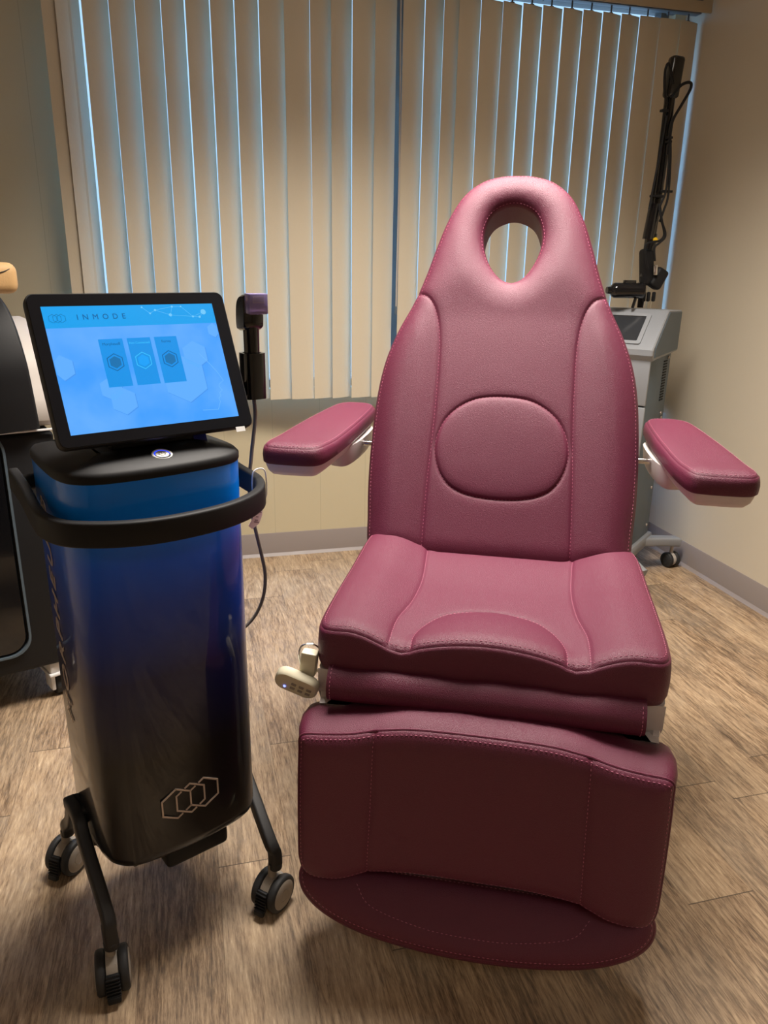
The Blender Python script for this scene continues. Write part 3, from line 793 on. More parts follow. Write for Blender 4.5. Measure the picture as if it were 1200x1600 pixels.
# armrests
def armrest(s):
    cx0, cx1 = (0.397, 0.374)
    hw = 0.060
    y0, y1 = 0.012, 0.515
    prof = [(-0.052, 0.004), (-0.035, -0.004), (0, -0.006), (0.035, -0.004), (0.052, 0.006), (0.060, 0.04), (0.062, 0.15), (0.059, 0.30), (0.052, 0.43), (0.044, 0.48), (0.02, 0.502), (-0.02, 0.502), (-0.044, 0.48), (-0.052, 0.43), (-0.059, 0.30), (-0.062, 0.15), (-0.060, 0.04)]
    out = spline(prof, 5, True); A_ = resample(out, 0.005)
    off = -0.0125
    def mp(a, b, h):
        cx = cx0 + (cx1 - cx0) * b / 0.5
        return (s * (cx) + off + a, y0 + b + (0.012 if s < 0 else -0.004), 0.862 + h + 0.004 * (b / 0.5))
    hh = lambda P: puff(pdist(P, A_, True), 0.03, 0.008) - 0.008 + 0.004 * np.exp(-((P[:, 1] - 0.02) / 0.05) ** 2)
    pad = mesh_raw('armrest_pad', cushion(out, [], hh, -0.040, [(0, 0), (0.003, 0.06), (0.005, 0.25), (0.006, 0.5), (0.005, 0.85), (-0.002, 1.0)]), mp, 'burgundy', chair)
    stitches([offset_path(A_, 0.004)], hh, mp, pad, closed=True, dash=0.006, w=0.0013)
    v, f = prism([tuple(p) for p in A_], [(-0.032, -0.066), (-0.014, -0.062), (-0.004, -0.053), (0.000, -0.042), (0.001, -0.038)])
    obj('armrest_shell', ([mp(*p) for p in v], f), 'shell', pad)
    # bracket bulging under the inner rear half
    v, f = prism([tuple(p) for p in spline([(-s * 0.062, 0.22), (-s * 0.062, 0.40), (-s * 0.02, 0.43), (s * 0.01, 0.36), (s * 0.01, 0.25), (-s * 0.02, 0.20)], 5, True)][::(-1 if s > 0 else 1)], [(-0.022, -0.096), (-0.008, -0.092), (-0.002, -0.080), (0.002, -0.045)])
    obj('armrest_bracket', ([mp(*p) for p in v], f), 'shell', pad)
    a = mp(-s * 0.05, 0.285, -0.055)
    obj('pivot_pin', [X(cyl(0.006, 0.10, 16, 0.001), T(a[0] - s * 0.035, a[1], a[2]) @ RY(90)), X(cyl(0.010, 0.012, 16, 0.001), T(a[0] - s * 0.005, a[1], a[2]) @ RY(90))], 'chrome', chair)
armrest(-1); armrest(1)

# hand control hooked on the side of the chair
hc = thing('hand_control', 'cream hand control with a small blue light hooked beside the chair seat', 'remote', tuple(chair.matrix_world.translation), 0)
hc.location = chair.location; hc.rotation_euler = chair.rotation_euler
obj('hook_wire', tube(spline([(-0.286, -0.215, 0.560), (-0.300, -0.220, 0.572), (-0.318, -0.226, 0.570), (-0.323, -0.228, 0.552), (-0.320, -0.228, 0.530)], 6), 0.0018, 8), 'chrome', hc)
obj('control_stem', X(box(0.028, 0.022, 0.045, 0.004, 2), T(-0.303, -0.235, 0.545) @ RY(6)), 'cream', hc)
pl = [(x, y) for x, y in rsec(0.078, 0.054, 0.020, 5)]
mm = T(-0.322, -0.246, 0.509) @ RY(14) @ RX(116) @ RZ(-8)
ctrl = obj('control_body', X(prism(pl, [(-0.004, -0.010), (0, -0.006), (0, 0.004), (-0.003, 0.008)]), mm), 'cream', hc)
obj('indicator_light', X(cyl(0.0022, 0.002, 10), mm @ T(-0.018, -0.012, 0.0085)), glow('blue_led', (0.15, 0.2, 1, 1), 4), ctrl)
obj('button', [X(box(0.009, 0.006, 0.002, 0.0008, 2), mm @ T(-0.004 + 0.014 * i, 0.004 - 0.013 * j, 0.0085)) for i in range(3) for j in range(2)], 'hub', ctrl)
obj('control_cable', tube(spline([(-0.305, -0.222, 0.545), (-0.295, -0.19, 0.50), (-0.25, -0.12, 0.44), (-0.16, -0.02, 0.41)], 8), 0.0025, 8), 'cream', hc)

# ================================================================== CASTERS
def caster(parent, x, y, rot, R=0.037, w=0.016, gap=0.020, body='hub', brake=True, stem_to=0.1, off=0.022, wheelm='rubber', hubm='hub'):
    """swivel caster; wheel contact at (x, y); fork points along rot (degrees)."""
    m = T(x, y, 0) @ RZ(rot)
    c = obj('caster', [X(cyl(R * 0.62, gap * 1.05, 24), m @ T(0, 0, R) @ RX(90)), X(box(0.04, gap * 0.95, R * 1.25, 0.004, 2), m @ T(off * 0.4, 0, R * 1.2)),
                       X(lathe([(R * 0.86, -gap * 0.47), (R * 0.92, 0), (R * 0.86, gap * 0.47)], 28), m @ T(0, 0, R * 1.06) @ RX(90)),
                       X(cyl(0.008, stem_to - R * 1.4, 14), m @ T(off, 0, (stem_to + R * 1.4) / 2))], body, parent)
    for s in (-1, 1):
        wh = obj('wheel', X(lathe([(R * 0.5, -w / 2), (R - 0.004, -w / 2), (R - 0.001, -w / 2 + 0.002), (R, -w / 2 + 0.005), (R, w / 2 - 0.005), (R - 0.001, w / 2 - 0.002), (R - 0.004, w / 2), (R * 0.5, w / 2)], 36), m @ T(0, s * (gap / 2 + w / 2 + 0.001), R) @ RX(90)), wheelm, c)
        obj('wheel_cap', X(lathe([(0.001, 0.0022), (R * 0.30, 0.0022), (R * 0.32, 0.0012), (R * 0.34, 0.0022), (R * 0.72, 0.0016), (R * 0.78, 0)][::-1], 30), m @ T(0, s * (gap / 2 + w + 0.001), R) @ RX(-90 * s)), hubm, c)
    if brake:
        bmx = m @ T(-R * 0.93, 0, R * 1.02) @ RY(-78)
        g = [X(box(0.042, gap * 1.2, 0.009, 0.004, 2), bmx)]
        for k in range(6): g.append(X(box(0.0026, gap * 1.2, 0.004, 0.001, 1), bmx @ T(-0.015 + 0.006 * k, 0, 0.0055)))
        g.append(X(box(0.012, gap * 1.1, 0.010, 0.003, 2), bmx @ T(-0.022, 0, 0.004)))
        obj('brake_lever', g, 'black', c)
    return c

# ================================================================== SKIN TREATMENT CART
CB = math.radians(24)
def cart_world(e, b): return (e * math.cos(CB) - b * math.sin(CB), e * math.sin(CB) + b * math.cos(CB))
ox, oy = cart_world(0.43, 1.2)
cart = thing('treatment_console', 'upright blue to black treatment console on casters with a lit blue touchscreen', 'medical console', (ox, oy, 0), 24)
bh = [(0, -0.148), (0.06, -0.145), (0.105, -0.136), (0.131, -0.116), (0.142, -0.085), (0.144, -0.04), (0.139, 0.05), (0.133, 0.088), (0.118, 0.108), (0.08, 0.114), (0, 0.115)]
bpoly = [(p.x, p.y) for p in spline(bh + [(-x, y) for x, y in bh[1:-1][::-1]], 6, True)]
body = obj('console_body', prism(bpoly, [(-0.022, 0.206), (-0.010, 0.209), (-0.003, 0.217), (0, 0.232), (0, 0.4), (0, 0.6), (0, 0.8), (0, 0.893)]), 'paint', cart, smooth=60)
obj('hexagon_logo', [X(g_, T(-0.005, -0.1475, 0.316) @ RX(90)) for g_ in trihex(0, 0, 0.0255, 0.0028, 0.0015)], 'silver', body, smooth=0)
tg = text_geo('MORPHEUS8', 0.046, 1.25, 0.25, 0.0006)
_xs = [p[0] for p in tg[0]]; _k = 0.40 / (max(_xs) - min(_xs)); tg = ([(p[0] * _k, p[1], p[2]) for p in tg[0]], tg[1])
obj('side_lettering', X(tg, T(-0.1432, 0.012, 0.640) @ RZ(-3.5) @ Matrix(((0, 0, -1, 0), (0, 1, 0, 0), (1, 0, 0, 0), (0, 0, 0, 1)))), 'silver', body, smooth=0)
obj('console_cap', prism(bpoly, [(0, 0.893), (0.0015, 0.896), (0.0015, 0.905), (-0.003, 0.910), (-0.03, 0.917), (-0.055, 0.923), (-0.065, 0.925)]), 'black', cart, smooth=45)
obj('underside_tray', [box(0.20, 0.16, 0.03, 0.006, 2, loc=(0, -0.02, 0.195)), box(0.12, 0.045, 0.042, 0.010, 3, loc=(0.012, -0.105, 0.186))], 'black', cart)
# power button on the sloping front of the cap
pm = T(0.006, -0.1115, 0.9165) @ RX(17)
pb = obj('power_button', [X(lathe([(0.0158, 0), (0.0158, 0.002), (0.0145, 0.003), (0.0125, 0.0022), (0.0125, 0)], 40), pm), X(cyl(0.0105, 0.003, 36, 0.0008), pm @ T(0, 0, 0.001))], 'white', cart)
obj('blue_ring_light', X(lathe([(0.0125, 0), (0.0125, 0.0021), (0.0105, 0.0021), (0.0105, 0)], 40), pm), glow('blue_ring', (0.02, 0.06, 1, 1), 1.6), pb)
arc = [(0.0048 * math.sin(math.radians(a)), 0.0048 * math.cos(math.radians(a))) for a in range(40, 321, 20)]
obj('power_symbol', [X(seg_strip(arc[i], arc[i + 1], 0.0011, 0.0003), pm @ T(0, 0, 0.0025)) for i in range(len(arc) - 1)] + [X(seg_strip((0, 0.001), (0, 0.0062), 0.0011, 0.0003), pm @ T(0, 0, 0.0025))], 'cable', pb, smooth=0)
# handle
hp = [(-0.150, 0.135), (-0.152, 0.05), (-0.160, -0.06), (-0.163, -0.085), (-0.150, -0.135), (-0.125, -0.165), (-0.085, -0.187), (-0.03, -0.199), (0.03, -0.199), (0.085, -0.187), (0.130, -0.165), (0.165, -0.135), (0.188, -0.090), (0.193, -0.05), (0.193, 0.10), (0.19, 0.13)]
hp = [(-0.155, 0.130), (-0.158, 0.05), (-0.165, -0.03), (-0.168, -0.082), (-0.156, -0.130), (-0.125, -0.163), (-0.080, -0.188), (-0.03, -0.200), (0.03, -0.200), (0.080, -0.190), (0.125, -0.168), (0.160, -0.135), (0.182, -0.090), (0.190, -0.045), (0.190, 0.04), (0.186, 0.10)]
path = [(p.x, p.y, 0.830 + 0.02 * smooth01(np.array([(p.y + 0.05) / 0.2]))[0]) for p in spline([(a, b, 0) for a, b in hp], 6)]
hd = obj('push_handle', sweep(path, rsec(0.016, 0.038, 0.004, 3), False, (0, 0, 1)), 'black', cart, smooth=50)
obj('handle_mount', X(cyl(0.013, 0.035, 20, 0.002), T(-0.140, 0.095, 0.85) @ RY(90)), 'black', cart)
obj('handle_mount', X(cyl(0.013, 0.07, 20, 0.002), T(0.160, 0.085, 0.85) @ RY(90)), 'black', cart)
# legs: flat-bar inverted V on each side
def side_frame(s, front, rear):
    z1 = 0.100
    p = [Vector((front[0], front[1], z1)), Vector((front[0], front[1] + 0.003, z1 + 0.026)), Vector((front[0] - s * 0.003, front[1] + 0.018, z1 + 0.048)), Vector((s * 0.158, -0.030, 0.228)), Vector((s * 0.156, -0.006, 0.250)), Vector((s * 0.155, 0.020, 0.256)), Vector((s * 0.155, 0.050, 0.254))]
    g = [sweep(spline(p, 5), rsec(0.024, 0.022, 0.005, 3), False, (s, 0, 0.0))]
    p = [Vector((s * 0.150, 0.030, 0.248)), Vector((s * 0.150, 0.055, 0.235)), Vector((rear[0] - s * 0.002, rear[1] - 0.035, 0.145)), Vector((rear[0], rear[1] - 0.006, 0.115)), Vector((rear[0], rear[1], z1 - 0.004))]
    g.append(sweep(spline(p, 5), rsec(0.024, 0.022, 0.005, 3), False, (s, 0, 0.0)))
    g.append(sweep([(s * 0.140, 0.02, 0.250), (s * 0.130, -0.02, 0.215), (s * 0.118, -0.05, 0.185)], rsec(0.020, 0.018, 0.004, 3), False, (s, 0, 0)))
    g.append(box(0.020, 0.06, 0.030, 0.006, 2, loc=(s * 0.146, 0.025, 0.250)))
    g.append(X(cyl(0.013, 0.014, 20, 0.002), T(front[0], front[1], z1 - 0.004)))
    g.append(X(cyl(0.013, 0.014, 20, 0.002), T(rear[0], rear[1], z1 - 0.006)))
    return obj('leg_frame', g, 'blackm', cart, smooth=45)
side_frame(-1, (-0.164, -0.148), (-0.140, 0.172))
side_frame(1, (0.148, -0.163), (0.150, 0.160))
obj('cross_bar', [box(0.27, 0.03, 0.03, 0.005, 2, loc=(0, 0.02, 0.185)), box(0.03, 0.10, 0.03, 0.005, 2, loc=(-0.12, 0.03, 0.20)), box(0.03, 0.10, 0.03, 0.005, 2, loc=(0.12, 0.03, 0.20))], 'blackm', cart)
caster(cart, -0.166, -0.145, 72, stem_to=0.100, off=0.0)
caster(cart, 0.142, -0.160, 22, stem_to=0.100, off=0.0)
caster(cart, -0.145, 0.175, 32, stem_to=0.098, off=0.0)
caster(cart, 0.150, 0.160, 10, stem_to=0.098, off=0.0)
# monitor
MA = math.radians(24)
mon_m = T(0.013, -0.0635, 1.0475) @ Matrix(((1, 0, 0, 0), (0, math.sin(MA), -math.cos(MA), 0), (0, math.cos(MA), math.sin(MA), 0), (0, 0, 0, 1)))
mp_ = rsec(0.3076, 0.2288, 0.013, 6)
mon = obj('monitor', [X(prism(mp_, [(-0.004, -0.022), (-0.001, -0.018), (0, -0.012), (0, -0.002), (-0.0012, 0)]), mon_m), X(box(0.22, 0.15, 0.03, 0.008, 2), mon_m @ T(0, -0.01, -0.033))], 'blackm', cart, smooth=45)
obj('front_glass', X(prism(rsec(0.3036, 0.2248, 0.011, 6), [(0, 0), (-0.0004, 0.0009)]), mon_m), plain('black_bezel_glass', (0.008, 0.009, 0.012, 1), 0.12), mon)
def scr(z): return mon_m @ T(-0.0025, -0.0005, z)
obj('display', X(poly_plate([(-0.1325, -0.0945), (0.1325, -0.0945), (0.1325, 0.0945), (-0.1325, 0.0945)], 0.0003), scr(0.0009)), screen_mat(), mon, smooth=0)
obj('header_bar', X(poly_plate([(-0.1325, 0.0622), (0.1325, 0.0622), (0.1325, 0.0945), (-0.1325, 0.0945)], 0.0002), scr(0.0012)), glow('display_cyan', srgb(0, 160, 238)), mon, smooth=0)
pale = glow('display_pale', srgb(94, 174, 255)); pale2 = glow('display_pale_edge', srgb(66, 148, 240))
gs, ge = [], []
for cx, cy, R_ in ((-0.123, 0.004, 0.019), (-0.046, -0.052, 0.021), (0.057, -0.026, 0.038), (0.083, 0.012, 0.022), (0.125, 0.05, 0.012), (-0.06, -0.032, 0.018)):
    hx = [(max(min(a, 0.1315), -0.1315), b) for a, b in hexpts(cx, cy, R_)]
    hi = [(max(min(a, 0.1315), -0.1315), b) for a, b in hexpts(cx + 0.0010, cy - 0.0012, R_)]
    ge.append(X(poly_plate(hi, 0.00005), scr(0.00122))); gs.append(X(poly_plate(hx, 0.00005), scr(0.0013)))
for a_, b_ in zip(ge, gs): obj('hexagon_shadow_graphic', a_, pale2, mon, smooth=0); obj('hexagon_graphic', b_, pale, mon, smooth=0)
fp = [(0.090, 0.0129), (0.1027, -0.0038), (0.1125, -0.018), (0.1205, -0.0339), (0.1115, -0.0395), (0.1105, -0.043), (0.1147, -0.0494), (0.109, -0.0535), (0.110, -0.0582), (0.1055, -0.062), (0.1066, -0.0679), (0.1001, -0.08), (0.0738, -0.0788)]
obj('face_outline_graphic', [X(seg_strip(fp[i], fp[i + 1], 0.0009, 0.00008), scr(0.0014)) for i in range(len(fp) - 1)], glow('display_light_line', srgb(108, 184, 255)), mon, smooth=0)
dots = [(0.0256, 0.0806), (0.0346, 0.0857), (0.0577, 0.0773), (0.0632, 0.0906), (0.0779, 0.0906), (0.0947, 0.0737), (0.106, 0.0728), (0.1141, 0.0809), (0.0144, 0.0905)]
gd = [X(cyl(r_, 0.0001, 12), scr(0.0015) @ T(a, b, 0)) for (a, b), r_ in zip(dots, (.0015, .0018, .0026, .0017, .0013, .0017, .0019, .0045, .0015))]
for i, j in ((0, 1), (1, 2), (2, 3), (3, 4), (4, 5), (5, 6), (5, 7), (6, 7), (0, 8), (1, 3), (2, 5)): gd.append(X(seg_strip(dots[i], dots[j], 0.0004, 0.0001), scr(0.00145)))
obj('network_graphic', gd, glow('display_dots', srgb(110, 200, 250)), mon, smooth=0)
card = glow('display_card', srgb(0, 146, 232)); navy = glow('display_navy', srgb(0, 84, 150)); cyan2 = glow('display_bright_cyan', srgb(60, 196, 255)); teal = glow('display_teal', srgb(0, 112, 176))
for i, (cx, txt, m1, m2) in enumerate(((-0.0453, 'Morpheus8', navy, teal), (-0.0023, 'Not Connected', cyan2, glow('display_mid', srgb(0, 160, 248))), (0.0402, 'Forma', navy, teal))):
    cd = obj('menu_card', X(poly_plate([(cx - 0.0180, -0.0302), (cx + 0.0182, -0.0302), (cx + 0.0182, 0.0430), (cx - 0.0180, 0.0430)], 0.0001), scr(0.0016)), card, mon, smooth=0)
    obj('card_hexagon', X(frame2(hexpts(cx, 0.0072, 0.0136), hexpts(cx, 0.0072, 0.0124), 0.0001), scr(0.0018)), m1, mon, smooth=0)
    obj('card_hexagon_fill', X(poly_plate(hexpts(cx, 0.0072, 0.0094), 0.0001), scr(0.0018)), m2, mon, smooth=0)
    obj('card_caption', X(text_geo(txt, 0.0058 if i != 1 else 0.0050, 1.0, 0, 0.00005), scr(0.0018) @ T(cx, 0.0352, 0)), navy if i != 1 else cyan2, mon, smooth=0)
obj('screen_wordmark', X(text_geo('INMODE', 0.0116, 1.95, 0, 0.00005), scr(0.0016) @ T(-0.0500, 0.0772, 0)), navy, mon, smooth=0)
lg = []
for k in range(3):
    for r_ in (0,): lg.append(X(frame2(hexpts(-0.1195 + 0.0060 * k, 0.0765, 0.0066), hexpts(-0.1195 + 0.0060 * k, 0.0765, 0.0061), 0.0001), scr(0.0016)))
obj('screen_hexagon_mark', lg, navy, mon, smooth=0)
obj('clear_sticker', X(box(0.016, 0.008, 0.0006), mon_m @ T(0.128, -0.1165, 0.0005)), 'white', mon, smooth=0)
obj('monitor_neck', [X(box(0.11, 0.03, 0.10, 0.008, 2), T(0.013, -0.035, 0.955)), box(0.14, 0.10, 0.012, 0.004, 2, loc=(0.013, -0.02, 0.928))], 'black', cart)
obj('ribbon_strip', X(box(0.022, 0.0012, 0.050), T(0.088, -0.068, 0.936) @ RX(-20)), 'bluestrip', cart)
# handpiece holder on the right rear of the cap
HX, HY = 0.228, 0.0
hold = []
ho = rsec(0.040, 0.040, 0.012, 4); hi_ = rsec(0.030, 0.030, 0.010, 4)
v = []; f = []
n = len(ho)
for z in (0.968, 1.048):
    v += [(a, b, z) for a, b in ho] + [(a, b, z) for a, b in hi_]
for i in range(n):
    j = (i + 1) % n
    f += [(i, j, 2 * n + j, 2 * n + i), (n + i, 3 * n + i, 3 * n + j, n + j), (2 * n + i, 2 * n + j, 3 * n + j, 3 * n + i), (i, n + i, n + j, j)]
obj('handpiece_holder', [X((v, f), T(HX, HY, 0)), box(0.10, 0.016, 0.024, 0.004, 2, loc=(HX - 0.068, HY, 0.985)), box(0.016, 0.016, 0.09, 0.004, 2, loc=(0.112, HY, 0.953))], 'blackg', cart, smooth=45)

# handpiece (lifts out of the holder)
hx_, hy_ = cart_world(0.43 + HX, 1.2 + HY)
hpce = thing('treatment_handpiece', 'black handpiece with clear purple tip standing in the holder right of the touchscreen', 'handpiece', (hx_, hy_, 0.972), 16)
obj('grip', lathe([(0.010, 0.0), (0.0125, 0.004), (0.0135, 0.06), (0.0142, 0.12), (0.0150, 0.135)], 28), 'blackg', hpce)
hh_ = X(prism(spline([(-0.024, 0.115, 0), (-0.027, 0.135, 0), (-0.022, 0.160, 0), (-0.008, 0.172, 0), (0.012, 0.174, 0), (0.016, 0.168, 0), (0.016, 0.128, 0), (0.010, 0.117, 0), (-0.004, 0.114, 0)], 4, True)[::-1], [(-0.003, -0.018), (0, -0.014), (0, 0.014), (-0.003, 0.018)]), Matrix(((0, 0, 1, 0), (-1, 0, 0, 0), (0, 1, 0, 0), (0, 0, 0, 1))))
obj('handpiece_head', hh_, 'blackg', hpce)
tip = obj('purple_tip', [box(0.033, 0.026, 0.034, 0.002, 2, loc=(0.001, -0.026, 0.160))], 'purple', hpce)
obj('needle_grid', [box(0.0012, 0.001, 0.0012, loc=(-0.009 + 0.0030 * i, -0.0398, 0.1625 + 0.0030 * j)) for i in range(7) for j in range(4)] + [box(0.024, 0.02, 0.004, loc=(0.001, -0.026, 0.150))], 'silver', tip, smooth=0)
obj('handpiece_cable', tube(spline([(0, 0, 0.002), (0.0, -0.004, -0.04), (-0.012, -0.012, -0.10), (-0.022, -0.02, -0.16), (-0.018, -0.02, -0.22), (0.000, -0.010, -0.30), (0.010, 0.0, -0.35), (0.008, 0.01, -0.40), (-0.010, 0.02, -0.445), (-0.045, 0.03, -0.475), (-0.10, 0.05, -0.49)], 8), 0.0034, 10), 'cable', hpce)

# paper tag tied to the handle
def cw(x, y, z):
    a, b = cart_world(0.43 + x, 1.2 + y); return Vector((a, b, z))
tx, ty = cart_world(0.43 + 0.184, 1.2 - 0.090)
ptag = thing('paper_tag', 'small pale pink paper tag tied to the right side of the black handle', 'tag', (tx, ty, 0.81), 24)
obj('tag_loop', tube(spline([(0.0, 0.0, -0.002), (-0.013, 0.0, 0.004), (-0.0125, 0, 0.045), (0, 0, 0.0535), (0.012, 0.0, 0.045), (0.0125, 0, 0.004), (0.002, 0, -0.006), (0.002, 0, -0.015)], 6), 0.0013, 8), 'white', ptag)
tm = T(0, -0.002, -0.012) @ RZ(12)
tp = obj('tag_paper', X(poly_plate([(0.004, 0), (-0.002, 0.001), (-0.030, -0.030), (-0.022, -0.038), (-0.006, -0.032), (0.002, -0.018)], 0.0004), tm @ RX(90)), 'paper', ptag, smooth=0)
obj('tag_printing', [X(box(w_, 0.0003, 0.0012), tm @ T(a, -0.0006, b) @ RY(18)) for a, b, w_ in ((-0.010, -0.0185, 0.006), (-0.012, -0.024, 0.008), (-0.012, -0.0275, 0.012), (-0.002, -0.012, 0.004))], 'ink', tp, smooth=0)

# ================================================================== BLACK MACHINE AT LEFT
mach = thing('black_cabinet_machine', 'tall black machine with grey side panel behind the console, cut by the left edge', 'medical machine', (-0.345, 2.06, 0), 19)
# local: x to the right (machine spans -0.55..0.02), y back
obj('lower_cabinet', [box(0.56, 0.46, 0.66, 0.012, 3, loc=(-0.275, 0.24, 0.445))], 'black', mach)
door = obj('cabinet_door', X(prism(rsec(0.40, 0.60, 0.05, 6), [(-0.006, 0), (0, 0.004), (-0.004, 0.010)]), T(-0.325, 0.012, 0.48) @ RX(90)), 'blackg', mach)
obj('door_trim', X(frame2(rsec(0.42, 0.62, 0.055, 6), rsec(0.408, 0.608, 0.052, 6), 0.012), T(-0.325, 0.011, 0.48) @ RX(90)), 'laserside', door)
up_side = spline([(0.02, 0.005, 0), (0.46, 0.005, 0), (0.46, 0.20, 0), (0.38, 0.25, 0), (0.22, 0.26, 0), (0.09, 0.22, 0), (0.02, 0.13, 0)], 5, True)
obj('upper_case', X(prism([(p.x, p.y) for p in up_side], [(-0.006, -0.55), (0, -0.54), (0, -0.012), (-0.006, 0.0)]), Matrix(((0, 0, 1, 0.012), (1, 0, 0, 0), (0, 1, 0, 0.785), (0, 0, 0, 1)))), 'greyp', mach)
arch = spline([(0.0, -0.012, 0.79), (-0.006, -0.018, 0.88), (-0.012, -0.012, 0.96), (-0.022, 0.03, 1.045), (-0.035, 0.09, 1.088), (-0.04, 0.20, 1.10), (-0.04, 0.40, 1.085)], 8)
obj('front_fascia', sweep([(p.x - 0.082, p.y, p.z) for p in arch], rsec(0.105, 0.022, 0.008, 3), False, (0, -1, 0.02)), 'black', mach, smooth=50)
arch2 = [(p.x - 0.35, p.y + 0.012, p.z - 0.01) for p in arch]
obj('front_panel', sweep(arch2, rsec(0.42, 0.02, 0.008, 3), False, (0, -1, 0.02)), 'black', mach, smooth=50)
obj('seam_strip', box(0.575, 0.008, 0.005, 0.0015, 2, loc=(-0.27, 0.001, 0.783)), 'white', mach)
obj('seam_strip', box(0.008, 0.46, 0.005, 0.0015, 2, loc=(0.016, 0.235, 0.783)), 'white', mach)
def big_caster(x, y, rot):
    m = T(x, y, 0) @ RZ(rot)
    c = obj('caster', [X(box(0.060, 0.075, 0.035, 0.006, 2), m @ T(0, 0, 0.098)), X(box(0.070, 0.085, 0.012, 0.006, 2), m @ T(0, 0, 0.078)), X(box(0.012, 0.05, 0.055, 0.004, 2), m @ T(-0.021, 0, 0.05)), X(box(0.012, 0.05, 0.055, 0.004, 2), m @ T(0.021, 0, 0.05))], 'white', mach)
    obj('wheel', X(cyl(0.030, 0.028, 30, 0.004), m @ T(0, 0, 0.030) @ RY(90)), 'rubber', c)
for x, y in ((-0.055, 0.06), (-0.49, 0.06), (-0.055, 0.42), (-0.49, 0.42)): big_caster(x, y, 10)
bag = thing('tan_bag', 'tan leather case lying on top of the black machine at the left edge', 'bag', (-0.438, 2.12, 1.112), 19)
obj('bag_body', [X(box(0.30, 0.15, 0.075, 0.022, 4), T(-0.10, 0.08, 0.0385))], 'bag', bag)
obj('bag_seam', tube(spline([(-0.245, 0.004, 0.030), (-0.10, 0.0035, 0.040), (0.0, 0.0035, 0.050), (0.035, 0.010, 0.062), (0.045, 0.03, 0.068)], 6), 0.0014, 6), 'black', bag)

# ================================================================== GREY LASER IN THE RIGHT CORNER
las = thing('laser_machine', 'slim silver grey laser machine with black articulated arm in the right corner', 'medical machine', (1.606, 2.40, 0), 0)
# local axes: a = along the front (towards back left), c = along the side (towards the wall)
LA = math.radians(50)
A2 = Vector((-math.cos(LA), math.sin(LA), 0)); C2 = Vector((math.sin(LA), math.cos(LA), 0))
LM = Matrix(((C2.x, A2.x, 0, 0), (C2.y, A2.y, 0, 0), (0, 0, 1, 0), (0, 0, 0, 1)))   # local x = side depth, local y = width
las.matrix_world = T(1.606, 2.40, 0) @ LM
D_, W_ = 0.285, 0.34
obj('column', [box(D_ - 0.02, W_ - 0.02, 0.80, 0.006, 2, loc=(D_ / 2 + 0.006, W_ / 2, 0.515))], 'laserside', las)
obj('front_panel', [box(0.012, W_ - 0.006, z1 - z0 - 0.006, 0.004, 2, loc=(0.006, W_ / 2, (z0 + z1) / 2)) for z0, z1 in ((0.12, 0.53), (0.53, 0.72), (0.72, 0.90))], 'lasergrey', las)
cons = [(-0.018, 0.905), (0.0, 0.885), (0.292, 0.900), (0.292, 1.052), (0.130, 1.058), (0.118, 1.054), (-0.018, 0.925)]
def side_prism(poly, y0, y1, bev=0.004):
    v, f = prism(poly, [(-bev, 0), (0, bev), (0, y1 - y0 - bev), (-bev, y1 - y0)])
    return [(a, y0 + c, b) for a, b, c in v], f
con = obj('console_head', side_prism(cons, -0.006, W_ + 0.006), 'lasergrey', las, smooth=30)
obj('head_side_shade', side_prism([(0.006, 0.897), (0.286, 0.907), (0.286, 1.046), (0.130, 1.050), (0.006, 0.932)], -0.0085, -0.0055, 0.0008), 'laserside', con)  # darker plate over the head's side puts its shade into the colour
sl = math.atan2(1.054 - 0.925, 0.136)
sm = Matrix.Translation((0.050, 0.165, 0.9896)) @ RY(-math.degrees(sl))
obj('screen_bezel', X(frame2([(a, b) for a, b in rsec(0.145, 0.235, 0.008, 3)], [(a, b) for a, b in rsec(0.118, 0.205, 0.004, 3)], 0.006), sm), 'lasergrey', con, smooth=30)
obj('laser_screen', X(box(0.116, 0.203, 0.002), sm @ T(0, 0, 0.0012)), 'darkglass', con, smooth=0)
obj('vent_slot', [box(0.042, 0.003, 0.0056, loc=(0.215, 0.0095, 0.72 + 0.0105 * k)) for k in range(15)], 'slot', las, smooth=0)
for x, z in ((0.245, 0.878), (0.235, 0.665), (0.245, 0.36), (0.245, 0.20)):
    obj('screw', X(cyl(0.006, 0.004, 14, 0.001), T(x, 0.0085, z) @ RX(90)), 'silver', las)
obj('cable_clip', X(box(0.010, 0.006, 0.012, 0.002, 2), T(0.245, 0.0075, 0.645)), 'silver', las)
def foot_geo(x0, x1, y, w, zt=0.125):
    return [box(abs(x1 - x0), w, 0.034, 0.010, 3, loc=((x0 + x1) / 2, y, zt - 0.017))]
obj('base_frame', box(D_ + 0.03, W_ + 0.01, 0.05, 0.01, 2, loc=(D_ / 2, W_ / 2, 0.135)), 'lasergrey', las, smooth=40)
for pts in (((0.04, 0.05, 0.145), (-0.01, -0.01, 0.125), (-0.045, -0.075, 0.098)), ((0.19, 0.05, 0.135), (0.28, -0.02, 0.128), (0.385, -0.085, 0.110)), ((0.19, W_ - 0.05, 0.135), (0.28, W_ + 0.02, 0.125), (0.385, W_ + 0.06, 0.110)), ((0.04, W_ - 0.05, 0.145), (-0.01, W_ + 0.01, 0.125), (-0.045, W_ + 0.06, 0.098))):
    obj('base_foot', sweep(spline(pts, 6), rsec(0.052, 0.036, 0.008, 3), False, (0, 0, 1)), 'lasergrey', las, smooth=45)
for x, y, r in ((0.365, -0.075, 60), (-0.035, -0.060, 20), (0.365, W_ + 0.05, -30), (-0.035, W_ + 0.05, 30)):
    caster(las, x, y, r, R=0.032, w=0.018, gap=0.016, body='greyp', brake=False, stem_to=0.092, off=0.0, hubm='rubber')
